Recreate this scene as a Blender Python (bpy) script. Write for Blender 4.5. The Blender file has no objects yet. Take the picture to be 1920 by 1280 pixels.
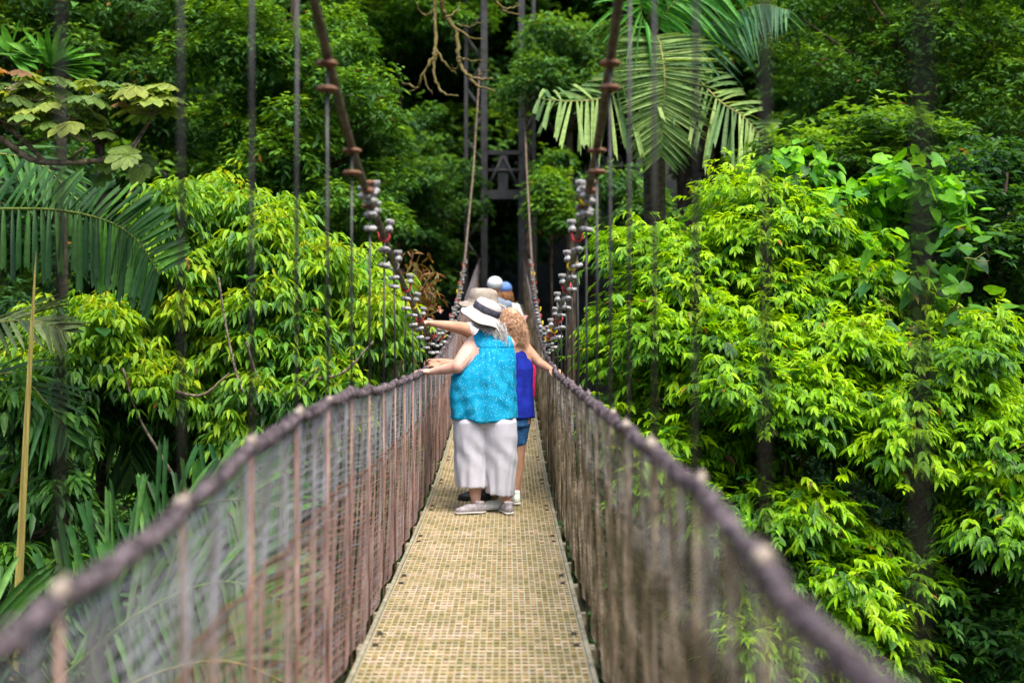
import bpy, math, random
import numpy as np
from mathutils import Vector, Matrix, noise as mnoise

rng = np.random.default_rng(7)
random.seed(7)
sc = bpy.context.scene
COL = sc.collection
CZ = 14.0            # camera height above the gorge floor
F = 2400.0           # focal length in pixels of the 1920 px wide photograph
VX, VY = 951.0, 614.0

def Q(px, py, d):
    return np.array([(px - VX) / F * d, d, CZ + (VY - py) / F * d])

def srgb(r, g, b):
    f = lambda c: (c / 255 / 12.92) if c <= 10 else ((c / 255 + .055) / 1.055) ** 2.4
    return (f(r), f(g), f(b))

# ------------------------------------------------------------------ materials
def new_mat(name):
    m = bpy.data.materials.new(name); m.use_nodes = True
    nt = m.node_tree; nt.nodes.clear()
    return m, nt.nodes, nt.links

def leaf_mat(name, trans=.35, rough=.42, spec=.45):
    m, N, L = new_mat(name)
    out = N.new('ShaderNodeOutputMaterial')
    at = N.new('ShaderNodeAttribute'); at.attribute_name = 'col'
    tc = N.new('ShaderNodeNewGeometry')
    nz = N.new('ShaderNodeTexNoise'); nz.inputs['Scale'].default_value = 22
    L.new(tc.outputs['Position'], nz.inputs['Vector'])
    mr = N.new('ShaderNodeMapRange'); mr.inputs[1].default_value = .3; mr.inputs[2].default_value = .7
    mr.inputs[3].default_value = .75; mr.inputs[4].default_value = 1.2
    L.new(nz.outputs['Fac'], mr.inputs[0])
    mul = N.new('ShaderNodeVectorMath'); mul.operation = 'SCALE'
    L.new(at.outputs['Color'], mul.inputs[0]); L.new(mr.outputs[0], mul.inputs['Scale'])
    p = N.new('ShaderNodeBsdfPrincipled')
    p.inputs['Roughness'].default_value = rough
    p.inputs['Specular IOR Level'].default_value = spec
    L.new(mul.outputs[0], p.inputs['Base Color'])
    t = N.new('ShaderNodeBsdfTranslucent')
    g = N.new('ShaderNodeVectorMath'); g.operation = 'MULTIPLY'; g.inputs[1].default_value = (1.5, 1.35, .5)
    L.new(mul.outputs[0], g.inputs[0]); L.new(g.outputs[0], t.inputs['Color'])
    mx = N.new('ShaderNodeMixShader'); mx.inputs[0].default_value = trans
    L.new(p.outputs[0], mx.inputs[1]); L.new(t.outputs[0], mx.inputs[2])
    L.new(mx.outputs[0], out.inputs['Surface'])
    return m

def noisy(name, c1, c2, scale=8, rough=.7, metal=0, bump=.3, bscale=None, stretch=(1, 1, 1), attr=False, c3=None, lo=.35, hi=.65, spec=.4, detail=5):
    m, N, L = new_mat(name)
    out = N.new('ShaderNodeOutputMaterial')
    tc = N.new('ShaderNodeTexCoord')
    mp = N.new('ShaderNodeMapping'); mp.inputs['Scale'].default_value = stretch
    L.new(tc.outputs['Object'], mp.inputs['Vector'])
    nz = N.new('ShaderNodeTexNoise'); nz.inputs['Scale'].default_value = scale; nz.inputs['Detail'].default_value = detail
    L.new(mp.outputs[0], nz.inputs['Vector'])
    cr = N.new('ShaderNodeValToRGB')
    cr.color_ramp.elements[0].position = lo; cr.color_ramp.elements[0].color = (*c1, 1)
    cr.color_ramp.elements[1].position = hi; cr.color_ramp.elements[1].color = (*c2, 1)
    if c3:
        e = cr.color_ramp.elements.new((lo + hi) / 2); e.color = (*c3, 1)
    L.new(nz.outputs['Fac'], cr.inputs['Fac'])
    p = N.new('ShaderNodeBsdfPrincipled')
    p.inputs['Roughness'].default_value = rough; p.inputs['Metallic'].default_value = metal
    p.inputs['Specular IOR Level'].default_value = spec
    col = cr.outputs['Color']
    if attr:
        at = N.new('ShaderNodeAttribute'); at.attribute_name = 'col'
        mu = N.new('ShaderNodeVectorMath'); mu.operation = 'MULTIPLY'
        L.new(col, mu.inputs[0]); L.new(at.outputs['Color'], mu.inputs[1]); col = mu.outputs[0]
    L.new(col, p.inputs['Base Color'])
    if bump:
        n2 = N.new('ShaderNodeTexNoise'); n2.inputs['Scale'].default_value = bscale or scale * 4; n2.inputs['Detail'].default_value = 4
        L.new(mp.outputs[0], n2.inputs['Vector'])
        b = N.new('ShaderNodeBump'); b.inputs['Strength'].default_value = bump; b.inputs['Distance'].default_value = .01
        L.new(n2.outputs['Fac'], b.inputs['Height']); L.new(b.outputs[0], p.inputs['Normal'])
    L.new(p.outputs[0], out.inputs['Surface'])
    return m

M = {}
M['leaf'] = leaf_mat('leaf_soft', .42, .45, .28)
M['leaf_far'] = leaf_mat('leaf_distant', .32, .6, .2)
M['palm'] = leaf_mat('palm_leaf', .3, .5, .22)
M['bark'] = noisy('bark', (.035, .022, .014), (.14, .10, .07), 14, .85, bump=.8, stretch=(1, 1, .3))
M['bark_palm'] = noisy('mossy_palm_trunk', (.012, .014, .006), (.07, .065, .03), 9, .9, bump=.8, stretch=(1, 1, 3))
M['bark_pale'] = noisy('pale_bark', (.06, .045, .03), (.30, .24, .17), 30, .8, bump=.8)
M['twig_green'] = noisy('green_stem', (.10, .12, .02), (.22, .20, .05), 10, .6)
M['moss_branch'] = noisy('mossy_branch', (.05, .04, .012), (.13, .095, .05), 9, .85, bump=.8, c3=(.13, .10, .015))
M['soil'] = noisy('forest_floor', (.006, .008, .003), (.02, .025, .008), 1.2, .95, bump=1)
M['rope'] = noisy('rope', (.035, .025, .030), (.20, .155, .165), 40, .85, bump=1, bscale=120)
M['cliprope'] = noisy('rope_knot', (.16, .12, .13), (.42, .35, .33), 40, .85, bump=.8)
M['clip'] = noisy('clip', (.20, .16, .12), (.42, .35, .28), 60, .6)
M['cable'] = noisy('cable_steel', (.085, .055, .035), (.22, .17, .12), 20, .6, .3, bump=.8, bscale=160)
M['rust'] = noisy('rusty_steel', (.12, .045, .025), (.26, .14, .08), 40, .75, .2, bump=.6)
M['galv'] = noisy('galvanised_steel', (.12, .11, .10), (.44, .44, .44), 38, .75, .0, bump=.3)
M['rod'] = noisy('hanger_steel', (.035, .034, .033), (.10, .095, .09), 30, .5, .4, bump=.3, stretch=(1, 1, .2))
M['red'] = noisy('red_paint', (.30, .02, .03), (.55, .05, .06), 40, .5, bump=.2)
M['yellow'] = noisy('yellow_paint', (.62, .42, .01), (.85, .62, .02), 40, .5, bump=.2)
M['wire_dull'] = noisy('dull_net_wire', (.10, .085, .07), (.40, .38, .37), 7, .7, .1, bump=0, c3=(.20, .17, .15))
M['wire'] = noisy('grey_net_wire', (.22, .19, .19), (.42, .41, .43), 6, .55, .2, bump=0)
M['wire_rust'] = noisy('rust_net_wire', (.20, .10, .07), (.44, .27, .21), 5, .8, bump=0, c3=(.30, .17, .125))
M['wire_grime'] = noisy('grimy_net_wire', (.08, .06, .03), (.34, .27, .19), 7, .85, bump=0, c3=(.16, .12, .065))
M['tower'] = noisy('tower_steel', (.022, .022, .024), (.050, .050, .050), 5, .6, .2, bump=.2)
M['deck'] = noisy('mossy_grating', (.52, .52, .34), (.90, .82, .80), 3.2, .75, bump=.3, bscale=60, attr=True, c3=(.80, .73, .56), lo=.3, hi=.72, detail=9)
M['flange'] = noisy('deck_flange', (.16, .14, .08), (.36, .32, .22), 12, .7, bump=.4)
M['dark'] = noisy('dark_slot', (.02, .018, .012), (.05, .04, .03), 12, .9, bump=0)
def skin_mat(name, a, b):
    m = noisy(name, a, b, 9, .5, bump=.1, bscale=90, spec=.35)
    p = [n for n in m.node_tree.nodes if n.type == 'BSDF_PRINCIPLED'][0]
    p.inputs['Subsurface Weight'].default_value = .08; p.inputs['Subsurface Radius'].default_value = (.02, .008, .004)
    return m
M['skin'] = skin_mat('fair_skin', (.56, .30, .23), (.66, .40, .31))
M['skin_tan'] = skin_mat('tanned_skin', (.46, .24, .15), (.56, .32, .21))
M['pants'] = noisy('linen_grey', (.55, .54, .60), (.58, .57, .63), 20, .9, bump=.1, bscale=300, spec=.15)
M['blue'] = noisy('royal_blue_jersey', (.006, .016, .24), (.012, .03, .38), 14, .8, bump=.2, spec=.2)
M['denim'] = noisy('denim', (.012, .07, .20), (.04, .15, .36), 30, .9, bump=.4, bscale=300)
M['hatcream'] = noisy('cream_hat', (.50, .43, .40), (.64, .56, .53), 20, .9, bump=.3, bscale=200, spec=.1)
M['hatbeige'] = noisy('beige_hat', (.24, .20, .16), (.38, .33, .27), 16, .9, bump=.3, bscale=200, spec=.1)
M['band'] = noisy('dark_band', (.025, .025, .04), (.06, .06, .085), 40, .8, bump=.2)
M['shoe'] = noisy('grey_shoe', (.22, .19, .20), (.34, .31, .32), 60, .85, bump=.3)
M['shoewhite'] = noisy('white_shoe', (.70, .76, .68), (.9, .93, .86), 20, .7, bump=.2)
M['shoeblack'] = noisy('black_shoe', (.012, .012, .014), (.03, .03, .035), 20, .6, bump=.2)
M['sole'] = noisy('shoe_sole', (.45, .42, .38), (.6, .57, .52), 20, .8, bump=.2)
M['tread'] = noisy('black_tread', (.012, .012, .012), (.02, .02, .02), 20, .9, bump=0)
M['greyhair'] = noisy('grey_hair', (.34, .32, .29), (.72, .70, .67), 40, .5, bump=0)
M['gingerhair'] = noisy('strawberry_hair', (.28, .13, .06), (.80, .52, .33), 45, .45, bump=0)
M['redhair'] = noisy('ginger_hair', (.26, .10, .03), (.45, .22, .09), 20, .5, bump=0)
M['pink'] = noisy('hot_pink', (.70, .01, .10), (.85, .03, .18), 14, .7, bump=.2)
M['white'] = noisy('white_cloth', (.68, .72, .74), (.82, .85, .86), 14, .8, bump=.2)
M['slate'] = noisy('slate_cloth', (.20, .25, .33), (.30, .36, .46), 14, .8, bump=.2)
M['capblue'] = noisy('blue_cap', (.10, .20, .50), (.16, .30, .65), 20, .8, bump=.2)
M['eyew'] = noisy('eye_white', (.7, .7, .7), (.8, .8, .8), 10, .3, bump=0)
M['straw'] = noisy('dry_blade', (.22, .18, .04), (.42, .36, .10), 3, .6, bump=.5, bscale=60, stretch=(20, 20, .4))
M['petal'] = noisy('pink_petal', (.6, .3, .3), (.8, .5, .48), 10, .6, bump=0)

def blouse_mat():
    m, N, L = new_mat('turquoise_dotted_cotton')
    out = N.new('ShaderNodeOutputMaterial'); tc = N.new('ShaderNodeTexCoord')
    vo = N.new('ShaderNodeTexVoronoi'); vo.inputs['Scale'].default_value = 62; vo.inputs['Randomness'].default_value = .9
    L.new(tc.outputs['Object'], vo.inputs['Vector'])
    lt = N.new('ShaderNodeMapRange'); lt.inputs[1].default_value = .15; lt.inputs[2].default_value = .30
    lt.inputs[3].default_value = 1; lt.inputs[4].default_value = 0
    L.new(vo.outputs['Distance'], lt.inputs[0])
    nz = N.new('ShaderNodeTexNoise'); nz.inputs['Scale'].default_value = 7
    L.new(tc.outputs['Object'], nz.inputs['Vector'])
    cr = N.new('ShaderNodeValToRGB')
    cr.color_ramp.elements[0].position = .3; cr.color_ramp.elements[0].color = (.000, .20, .38, 1)
    cr.color_ramp.elements[1].position = .7; cr.color_ramp.elements[1].color = (.006, .34, .55, 1)
    L.new(nz.outputs['Fac'], cr.inputs['Fac'])
    mx = N.new('ShaderNodeMix'); mx.data_type = 'RGBA'
    L.new(lt.outputs[0], mx.inputs[0]); L.new(cr.outputs['Color'], mx.inputs[6]); mx.inputs[7].default_value = (.16, .55, .68, 1)
    p = N.new('ShaderNodeBsdfPrincipled'); p.inputs['Roughness'].default_value = .85; p.inputs['Specular IOR Level'].default_value = .15
    L.new(mx.outputs[2], p.inputs['Base Color'])
    L.new(p.outputs[0], out.inputs['Surface'])
    return m
M['blouse'] = blouse_mat()

# ------------------------------------------------------------------ mesh builder
def nrm(a):
    a = np.asarray(a, float)
    return a / np.maximum(np.linalg.norm(a, axis=-1, keepdims=True), 1e-9)

class MB:
    def __init__(s):
        s.V = []; s.T = []; s.Qd = []; s.C = []; s.n = 0
    def add(s, V, tris=None, quads=None, col=(1, 1, 1)):
        V = np.asarray(V, float).reshape(-1, 3)
        c = np.asarray(col, float)
        if c.ndim == 1: c = np.tile(c, (len(V), 1))
        s.V.append(V); s.C.append(c)
        if tris is not None and len(tris): s.T.append(np.asarray(tris, int).reshape(-1, 3) + s.n)
        if quads is not None and len(quads): s.Qd.append(np.asarray(quads, int).reshape(-1, 4) + s.n)
        s.n += len(V)
    def mesh(s, name, origin=None, smooth=False, cols=True):
        V = np.concatenate(s.V)
        if origin is not None: V = V - np.asarray(origin)
        me = bpy.data.meshes.new(name)
        T = np.concatenate(s.T) if s.T else np.zeros((0, 3), int)
        Qd = np.concatenate(s.Qd) if s.Qd else np.zeros((0, 4), int)
        me.vertices.add(len(V)); me.vertices.foreach_set('co', V.astype(np.float32).ravel())
        nl = T.size + Qd.size
        me.loops.add(nl)
        me.loops.foreach_set('vertex_index', np.concatenate([T.ravel(), Qd.ravel()]).astype(np.int32))
        me.polygons.add(len(T) + len(Qd))
        st = np.concatenate([np.arange(len(T)) * 3, len(T) * 3 + np.arange(len(Qd)) * 4]).astype(np.int32)
        me.polygons.foreach_set('loop_start', st)
        if smooth: me.polygons.foreach_set('use_smooth', np.ones(len(st), bool))
        me.update(calc_edges=True)
        if cols:
            a = me.attributes.new('col', 'FLOAT_COLOR', 'POINT')
            C = np.concatenate(s.C); C = np.concatenate([C, np.ones((len(C), 1))], 1)
            a.data.foreach_set('color', C.astype(np.float32).ravel())
        return me
    def build(s, name, mat, parent=None, smooth=False):
        o = None
        if parent is not None: o = np.array(WORLD[parent.name])
        me = s.mesh(name, o, smooth)
        me.materials.append(mat)
        ob = bpy.data.objects.new(name, me); COL.objects.link(ob)
        if parent is not None: ob.parent = parent; WORLD[ob.name] = WORLD[parent.name]
        else: WORLD[ob.name] = (0, 0, 0)
        return ob

WORLD = {}
def thing(name, label, cat, loc=(0, 0, 0), group=None):
    o = bpy.data.objects.new(name, None); COL.objects.link(o)
    o.location = tuple(loc); o.empty_display_size = .2
    WORLD[o.name] = tuple(loc)
    o['label'] = label; o['category'] = cat
    if group: o['group'] = group
    return o
def tag(o, label=None, cat=None, group=None, kind=None):
    if label: o['label'] = label
    if cat: o['category'] = cat
    if group: o['group'] = group
    if kind: o['kind'] = kind
    return o

def frame_of(t):
    t = nrm(t); up = np.array([0, 0, 1.]) if abs(t[2]) < .9 else np.array([1., 0, 0])
    a = nrm(np.cross(t, up)); b = np.cross(a, t)
    return a, b

def tube(mb, pts, rad, n=8, col=(1, 1, 1), caps=True):
    pts = np.asarray(pts, float); k = len(pts)
    rad = np.full(k, rad) if np.isscalar(rad) else np.asarray(rad, float)
    tan = np.gradient(pts, axis=0); tan = nrm(tan)
    a, b = frame_of(tan[0]); V = []
    ang = np.arange(n) / n * 2 * np.pi
    for i in range(k):
        a = nrm(a - tan[i] * np.dot(a, tan[i])); b = np.cross(tan[i], a)
        V.append(pts[i] + rad[i] * (np.cos(ang)[:, None] * a + np.sin(ang)[:, None] * b))
    V = np.concatenate(V)
    i = np.arange(k - 1)[:, None] * n; j = np.arange(n)[None]; j2 = (j + 1) % n
    q = np.stack([i + j, i + j2, i + n + j2, i + n + j], -1).reshape(-1, 4)
    tr = []
    if caps:
        V = np.concatenate([V, pts[:1], pts[-1:]])
        c0, c1 = k * n, k * n + 1
        for x in range(n):
            y = (x + 1) % n
            tr.append((c0, y, x)); tr.append((c1, (k - 1) * n + x, (k - 1) * n + y))
    mb.add(V, tr, q, col)

def spline(pts, m=6):
    P = np.asarray(pts, float); n = len(P)
    if n < 3: 
        t = np.linspace(0, 1, m + 1)[:, None]; return P[0] * (1 - t) + P[-1] * t
    E = np.concatenate([[2 * P[0] - P[1]], P, [2 * P[-1] - P[-2]]])
    out = []
    for i in range(1, n):
        a, b, c, d = E[i - 1], E[i], E[i + 1], E[i + 2]
        for t in np.arange(m) / m:
            out.append(.5 * ((2 * b) + (-a + c) * t + (2 * a - 5 * b + 4 * c - d) * t * t + (-a + 3 * b - 3 * c + d) * t ** 3))
    out.append(P[-1]); return np.array(out)

def straight_tubes(mb, A, B, r, n=3, col=(1, 1, 1)):
    """many straight thin tubes at once"""
    A = np.asarray(A, float); B = np.asarray(B, float); k = len(A)
    t = nrm(B - A); up = np.where(np.abs(t[:, 2:3]) < .9, [[0, 0, 1.]], [[1., 0, 0]])
    a = nrm(np.cross(t, up)); b = np.cross(a, t)
    ang = np.arange(n) / n * 2 * np.pi
    off = r * (np.cos(ang)[None, :, None] * a[:, None] + np.sin(ang)[None, :, None] * b[:, None])
    V = np.concatenate([A[:, None] + off, B[:, None] + off], 1)
    base = np.arange(k)[:, None, None] * 2 * n
    j = np.arange(n); j2 = (j + 1) % n
    q = np.stack([j, j2, n + j2, n + j], -1)[None] + base
    mb.add(V.reshape(-1, 3), None, q.reshape(-1, 4), col)

def box(mb, c, s, R=None, col=(1, 1, 1), topcol=None):
    c = np.asarray(c, float); s = np.asarray(s, float) / 2
    fs = []
    for ax in range(3):
        for sg in (-1, 1):
            u, v = [(1, 2), (2, 0), (0, 1)][ax]
            pts = []
            for du, dv in ((-1, -1), (1, -1), (1, 1), (-1, 1)):
                p = np.zeros(3); p[ax] = sg; p[u] = du; p[v] = dv; pts.append(p * s)
            if sg < 0: pts = pts[::-1]
            fs.append((pts, topcol if (ax == 2 and sg > 0 and topcol is not None) else col))
    for pts, cc in fs:
        P = np.array(pts)
        if R is not None: P = P @ np.asarray(R).T
        mb.add(P + c, None, [(0, 1, 2, 3)], cc)

def ellipsoid(mb, c, r, R=None, n=14, m=9, col=(1, 1, 1)):
    V = [[0, 0, -1]]
    for i in range(1, m):
        ph = -math.pi / 2 + math.pi * i / m
        for j in range(n):
            th = 2 * math.pi * j / n
            V.append([math.cos(ph) * math.cos(th), math.cos(ph) * math.sin(th), math.sin(ph)])
    V.append([0, 0, 1]); V = np.array(V) * np.asarray(r)
    if R is not None: V = V @ np.asarray(R).T
    T = []; Qd = []
    for j in range(n):
        T.append((0, 1 + (j + 1) % n, 1 + j)); L0 = 1 + (m - 2) * n
        T.append((len(V) - 1, L0 + j, L0 + (j + 1) % n))
        for i in range(m - 2):
            a = 1 + i * n
            Qd.append((a + j, a + (j + 1) % n, a + n + (j + 1) % n, a + n + j))
    mb.add(V + np.asarray(c), T, Qd, col)

def capsule(mb, pts, rad, n=12):
    tube(mb, pts, rad, n)
    rad = np.full(len(pts), rad) if np.isscalar(rad) else rad
    for p, r in zip(pts, rad): ellipsoid(mb, p, (r, r, r), None, n, 8)

def loft(mb, rings, n=32, col=(1, 1, 1)):
    """rings: (centre, rx, ry, rotz[, tilt matrix])"""
    V = []; ang = np.arange(n) / n * 2 * np.pi
    for r in rings:
        c, rx, ry, rz = r[:4]
        x = rx * np.cos(ang); y = ry * np.sin(ang)
        P = np.stack([x * math.cos(rz) - y * math.sin(rz), x * math.sin(rz) + y * math.cos(rz), 0 * x], 1)
        if len(r) > 4: P = P @ np.asarray(r[4]).T
        V.append(P + np.asarray(c))
    k = len(rings); V = np.concatenate(V + [np.array([rings[0][0], rings[-1][0]])])
    i = np.arange(k - 1)[:, None] * n; j = np.arange(n)[None]; j2 = (j + 1) % n
    q = np.stack([i + j, i + j2, i + n + j2, i + n + j], -1).reshape(-1, 4)
    T = []
    for x in range(n):
        y = (x + 1) % n
        T.append((k * n, y, x)); T.append((k * n + 1, (k - 1) * n + x, (k - 1) * n + y))
    mb.add(V, T, q, col)

# ------------------------------------------------------------------ leaves
def tmpl(v, t, q): return (np.array(v, float), t, q)
LEAF2 = tmpl([(0, 0, 0), (.45, .5, 1), (1, 0, 0), (.45, -.5, 1)], [(0, 1, 2), (0, 2, 3)], [])
LEAF8 = tmpl([(0, 0, 0), (.3, .46, 1), (.3, 0, 0), (.3, -.46, 1), (.68, .36, 1), (.68, 0, 0), (.68, -.36, 1), (1, 0, 0)],
             [(0, 1, 2), (0, 2, 3), (4, 7, 5), (5, 7, 6)], [(1, 4, 5, 2), (2, 5, 6, 3)])
_ho = [(-.02, .10), (-.13, .24), (-.06, .40), (.10, .49), (.30, .50), (.50, .42), (.68, .30), (.85, .14), (1.0, 0)]
_hv = [(0, 0, 0), (.33, 0, 0), (.66, 0, 0)] + [(a, b, .9) for a, b in _ho] + [(a, -b, .9) for a, b in _ho[:-1]]
_hm = [0, 0, 0, 0, 1, 1, 2, 2]
_ht = []
for i in range(8):
    j, k = 3 + i, 4 + i; _ht.append((_hm[i], j, k)); jj, kk = 12 + i, (13 + i if i < 7 else 11); _ht.append((_hm[i], kk, jj))
for m0, m1, e in ((0, 1, 7), (1, 2, 9)): _ht.append((m0, e, m1)); _ht.append((m0, m1, e + 9))
HEART = tmpl(_hv, _ht, [])
_s = [0, .18, .38, .58, .78, 1.0]; _w = [.28, .46, .5, .46, .34, .05]
_v = []
for a, b in zip(_s, _w): _v += [(a, b, 1), (a, 0, 0), (a, -b, 1)]
RIBBON = tmpl(_v, [], [q for i in range(5) for q in ((i * 3, i * 3 + 3, i * 3 + 4, i * 3 + 1), (i * 3 + 1, i * 3 + 4, i * 3 + 5, i * 3 + 2))])

_v = []
for a, b in zip([0, .2, .45, .7, .9, 1.0], [.18, .36, .44, .5, .52, .40]): _v += [(a, b, 1), (a - (.05 if a == 1 else 0), 0, 0), (a + (.06 if a == 1 else 0), -b, 1)]
BLUNT = tmpl(_v, [], RIBBON[2])

def leaves(mb, P, D, N, L, W, col, droop=.15, fold=.25, T=LEAF8):
    P = np.asarray(P, float); k = len(P)
    D = nrm(D); S = nrm(np.cross(D, N)); N2 = np.cross(S, D)
    L = np.broadcast_to(np.asarray(L, float), (k,)); W = np.broadcast_to(np.asarray(W, float), (k,))
    droop = np.broadcast_to(np.asarray(droop, float), (k,))
    tv, tt, tq = T
    t, s, f = tv[:, 0], tv[:, 1], tv[:, 2]
    V = (P[:, None] + D[:, None] * (L[:, None] * t)[..., None] + S[:, None] * (W[:, None] * s)[..., None]
         + N2[:, None] * (W[:, None] * f * fold)[..., None])
    V[..., 2] -= (droop * L)[:, None] * t ** 2
    nv = len(tv); base = np.arange(k)[:, None, None] * nv
    C = np.repeat(np.asarray(col, float)[:, None], nv, 1).reshape(-1, 3)
    tr = (np.array(tt)[None] + base).reshape(-1, 3) if len(tt) else None
    qd = (np.array(tq)[None] + base).reshape(-1, 4) if len(tq) else None
    mb.add(V.reshape(-1, 3), tr, qd, C)

def rvec(n):
    return nrm(rng.normal(size=(n, 3)))

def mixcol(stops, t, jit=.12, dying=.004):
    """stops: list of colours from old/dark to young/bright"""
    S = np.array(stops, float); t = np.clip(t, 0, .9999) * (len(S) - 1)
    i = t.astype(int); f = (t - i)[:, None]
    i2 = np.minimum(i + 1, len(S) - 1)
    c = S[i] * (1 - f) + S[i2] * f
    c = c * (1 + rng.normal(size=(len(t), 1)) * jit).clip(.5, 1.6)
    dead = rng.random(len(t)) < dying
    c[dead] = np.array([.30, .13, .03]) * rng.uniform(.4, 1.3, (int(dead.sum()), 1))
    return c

def sprigs(mb, kind, P, O, young, pal, size=1.0):
    """P positions, O outward directions, young 0..1"""
    n = len(P)
    if kind == 'droop':
        k = 6
        az = rng.uniform(0, 2 * np.pi, (n, 1)) + np.arange(k)[None] * 2 * np.pi / k + rng.normal(0, .25, (n, k))
        hor = np.stack([np.cos(az), np.sin(az), np.zeros_like(az)], -1)
        D = nrm(hor * .75 + O[:, None] * .55 + np.array([0, 0, -.55]) + rng.normal(0, .16, (n, k, 3)))
        D[..., 2] -= rng.uniform(0, .5, (n, k)); D = nrm(D)
        Nn = nrm(np.array([0, 0, 1.]) + hor * .6 + rng.normal(0, .25, (n, k, 3)))
        L = rng.uniform(.085, .15, (n, k)) * size
        yy = np.clip(young[:, None] + rng.normal(0, .13, (n, k)), 0, 1)
        L = L * (1.05 - .4 * (yy > .9))
        PP = P[:, None] + hor * .02 + O[:, None] * rng.uniform(-.05, .03, (n, k, 1))
        leaves(mb, PP.reshape(-1, 3), D.reshape(-1, 3), Nn.reshape(-1, 3), L.ravel(), L.ravel() * rng.uniform(.32, .42, n * k),
               mixcol(pal, yy.ravel()), rng.uniform(.15, .45, n * k), .22)
    elif kind == 'compound':
        H = O.copy(); H[:, 2] *= .35; R = nrm(H + rng.normal(0, .25, (n, 3)))
        S = nrm(np.cross(R, [0, 0, 1.]) + rng.normal(0, .2, (n, 3))); dr0 = rng.uniform(.1, 1.0, (n, 1))
        js = [(0, 0, 1)] + [(t, sd, 0) for t in (.0, .28, .56) for sd in (-1, 1)]
        rl = rng.uniform(.11, .20, n) * size
        for t, sd, term in js:
            base = P + R * (rl * (t if not term else .72))[:, None]
            base[:, 2] -= rl * .5 * (t if not term else .72) ** 2
            D = nrm(R * (.75 if not term else 1) + S * sd * .62 - [0, 0, 1.] * dr0 + rng.normal(0, .2, (n, 3)))
            Nn = nrm(np.array([0, 0, 1.]) + R * .35 - S * sd * .15 + rng.normal(0, .15, (n, 3)))
            L = rng.uniform(.065, .12, n) * size
            yy = np.clip(young + rng.normal(0, .1, n), 0, 1)
            leaves(mb, base, D, Nn, L, L * rng.uniform(.34, .44, n), mixcol(pal, yy), rng.uniform(.1, .35, n), .2)
    elif kind == 'whorl':
        k = 5
        az = rng.uniform(0, 2 * np.pi, (n, 1)) + np.arange(k)[None] * 2 * np.pi / k + rng.normal(0, .3, (n, k))
        hor = np.stack([np.cos(az), np.sin(az), np.zeros_like(az)], -1)
        D = nrm(hor + O[:, None] * .7 + rng.normal(0, .25, (n, k, 3)) + np.array([0, 0, -.15]))
        Nn = nrm(np.array([0, 0, 1.]) + O[:, None] * .4 + rng.normal(0, .3, (n, k, 3)))
        L = rng.uniform(.08, .13, (n, k)) * size
        yy = np.clip(young[:, None] + rng.normal(0, .15, (n, k)), 0, 1)
        leaves(mb, np.repeat(P, k, 0), D.reshape(-1, 3), Nn.reshape(-1, 3), L.ravel(), L.ravel() * .42,
               mixcol(pal, yy.ravel()), .2, .2, LEAF8 if size < 1.05 else LEAF2)
    elif kind == 'far':
        k = 5
        az = rng.uniform(0, 2 * np.pi, (n, k))
        hor = np.stack([np.cos(az), np.sin(az), np.zeros_like(az)], -1)
        D = nrm(hor + O[:, None] * .6 + rng.normal(0, .25, (n, k, 3)) + np.array([0, 0, -.35]))
        Nn = nrm(np.array([0, 0, 1.]) + O[:, None] * .3 + rng.normal(0, .3, (n, k, 3)))
        L = rng.uniform(.10, .19, (n, k)) * size
        yy = np.clip(young[:, None] + rng.normal(0, .15, (n, k)), 0, 1)
        leaves(mb, np.repeat(P, k, 0) + rng.normal(0, .03, (n * k, 3)), D.reshape(-1, 3), Nn.reshape(-1, 3), L.ravel(), L.ravel() * .42,
               mixcol(pal, yy.ravel()), .2, .2, LEAF2)
    elif kind == 'heart':
        D = nrm(O * .6 + rng.normal(0, .4, (n, 3)) + np.array([0, 0, -.5]))
        Nn = nrm(np.array([0, -.3, 1.]) + O * .5 + rng.normal(0, .25, (n, 3)))
        L = rng.uniform(.10, .20, n) * size
        leaves(mb, P, D, Nn, L, L * rng.uniform(.75, .95, n), mixcol(pal, np.clip(young + rng.normal(0, .12, n), 0, 1)), .15, .12, HEART)

def clump_crown(mb, C, R, nsp, kind, pal, flat=.6, size=1.0, ybias=.0, inner=.25, yspread=.5):
    """C clump centres, R radii; sprigs over each clump's upper dome, with some inside"""
    C = np.asarray(C, float); R = np.asarray(R, float)
    n = int(nsp * len(C)); idx = rng.integers(0, len(C), n)
    wgt = (R / R.mean()) ** 2; idx = rng.choice(len(C), n, p=wgt / wgt.sum())
    o = rvec(n); o[:, 2] = np.where(o[:, 2] < -.25, -o[:, 2] * rng.uniform(-.3, 1, n), o[:, 2]); o = nrm(o)
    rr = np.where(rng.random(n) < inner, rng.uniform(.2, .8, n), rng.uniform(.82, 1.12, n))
    fl = flat * rng.uniform(.65, 1.35, len(C)); sq = rng.uniform(.75, 1.35, (len(C), 2)); tl = rng.normal(0, .25, (len(C), 2))
    off = o * (rr * R[idx])[:, None]; off[:, 2] *= fl[idx]; off[:, 0] *= sq[idx, 0]; off[:, 1] *= sq[idx, 1]
    off[:, 2] += off[:, 0] * tl[idx, 0] + off[:, 1] * tl[idx, 1]
    off += rng.normal(0, .05, off.shape) * (rng.random((n, 1)) < .35) * 2
    P = C[idx] + off
    cy = rng.normal(0, .12, len(C))
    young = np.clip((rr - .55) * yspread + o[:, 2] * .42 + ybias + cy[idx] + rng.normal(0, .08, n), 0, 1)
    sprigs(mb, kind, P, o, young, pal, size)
    return P

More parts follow.
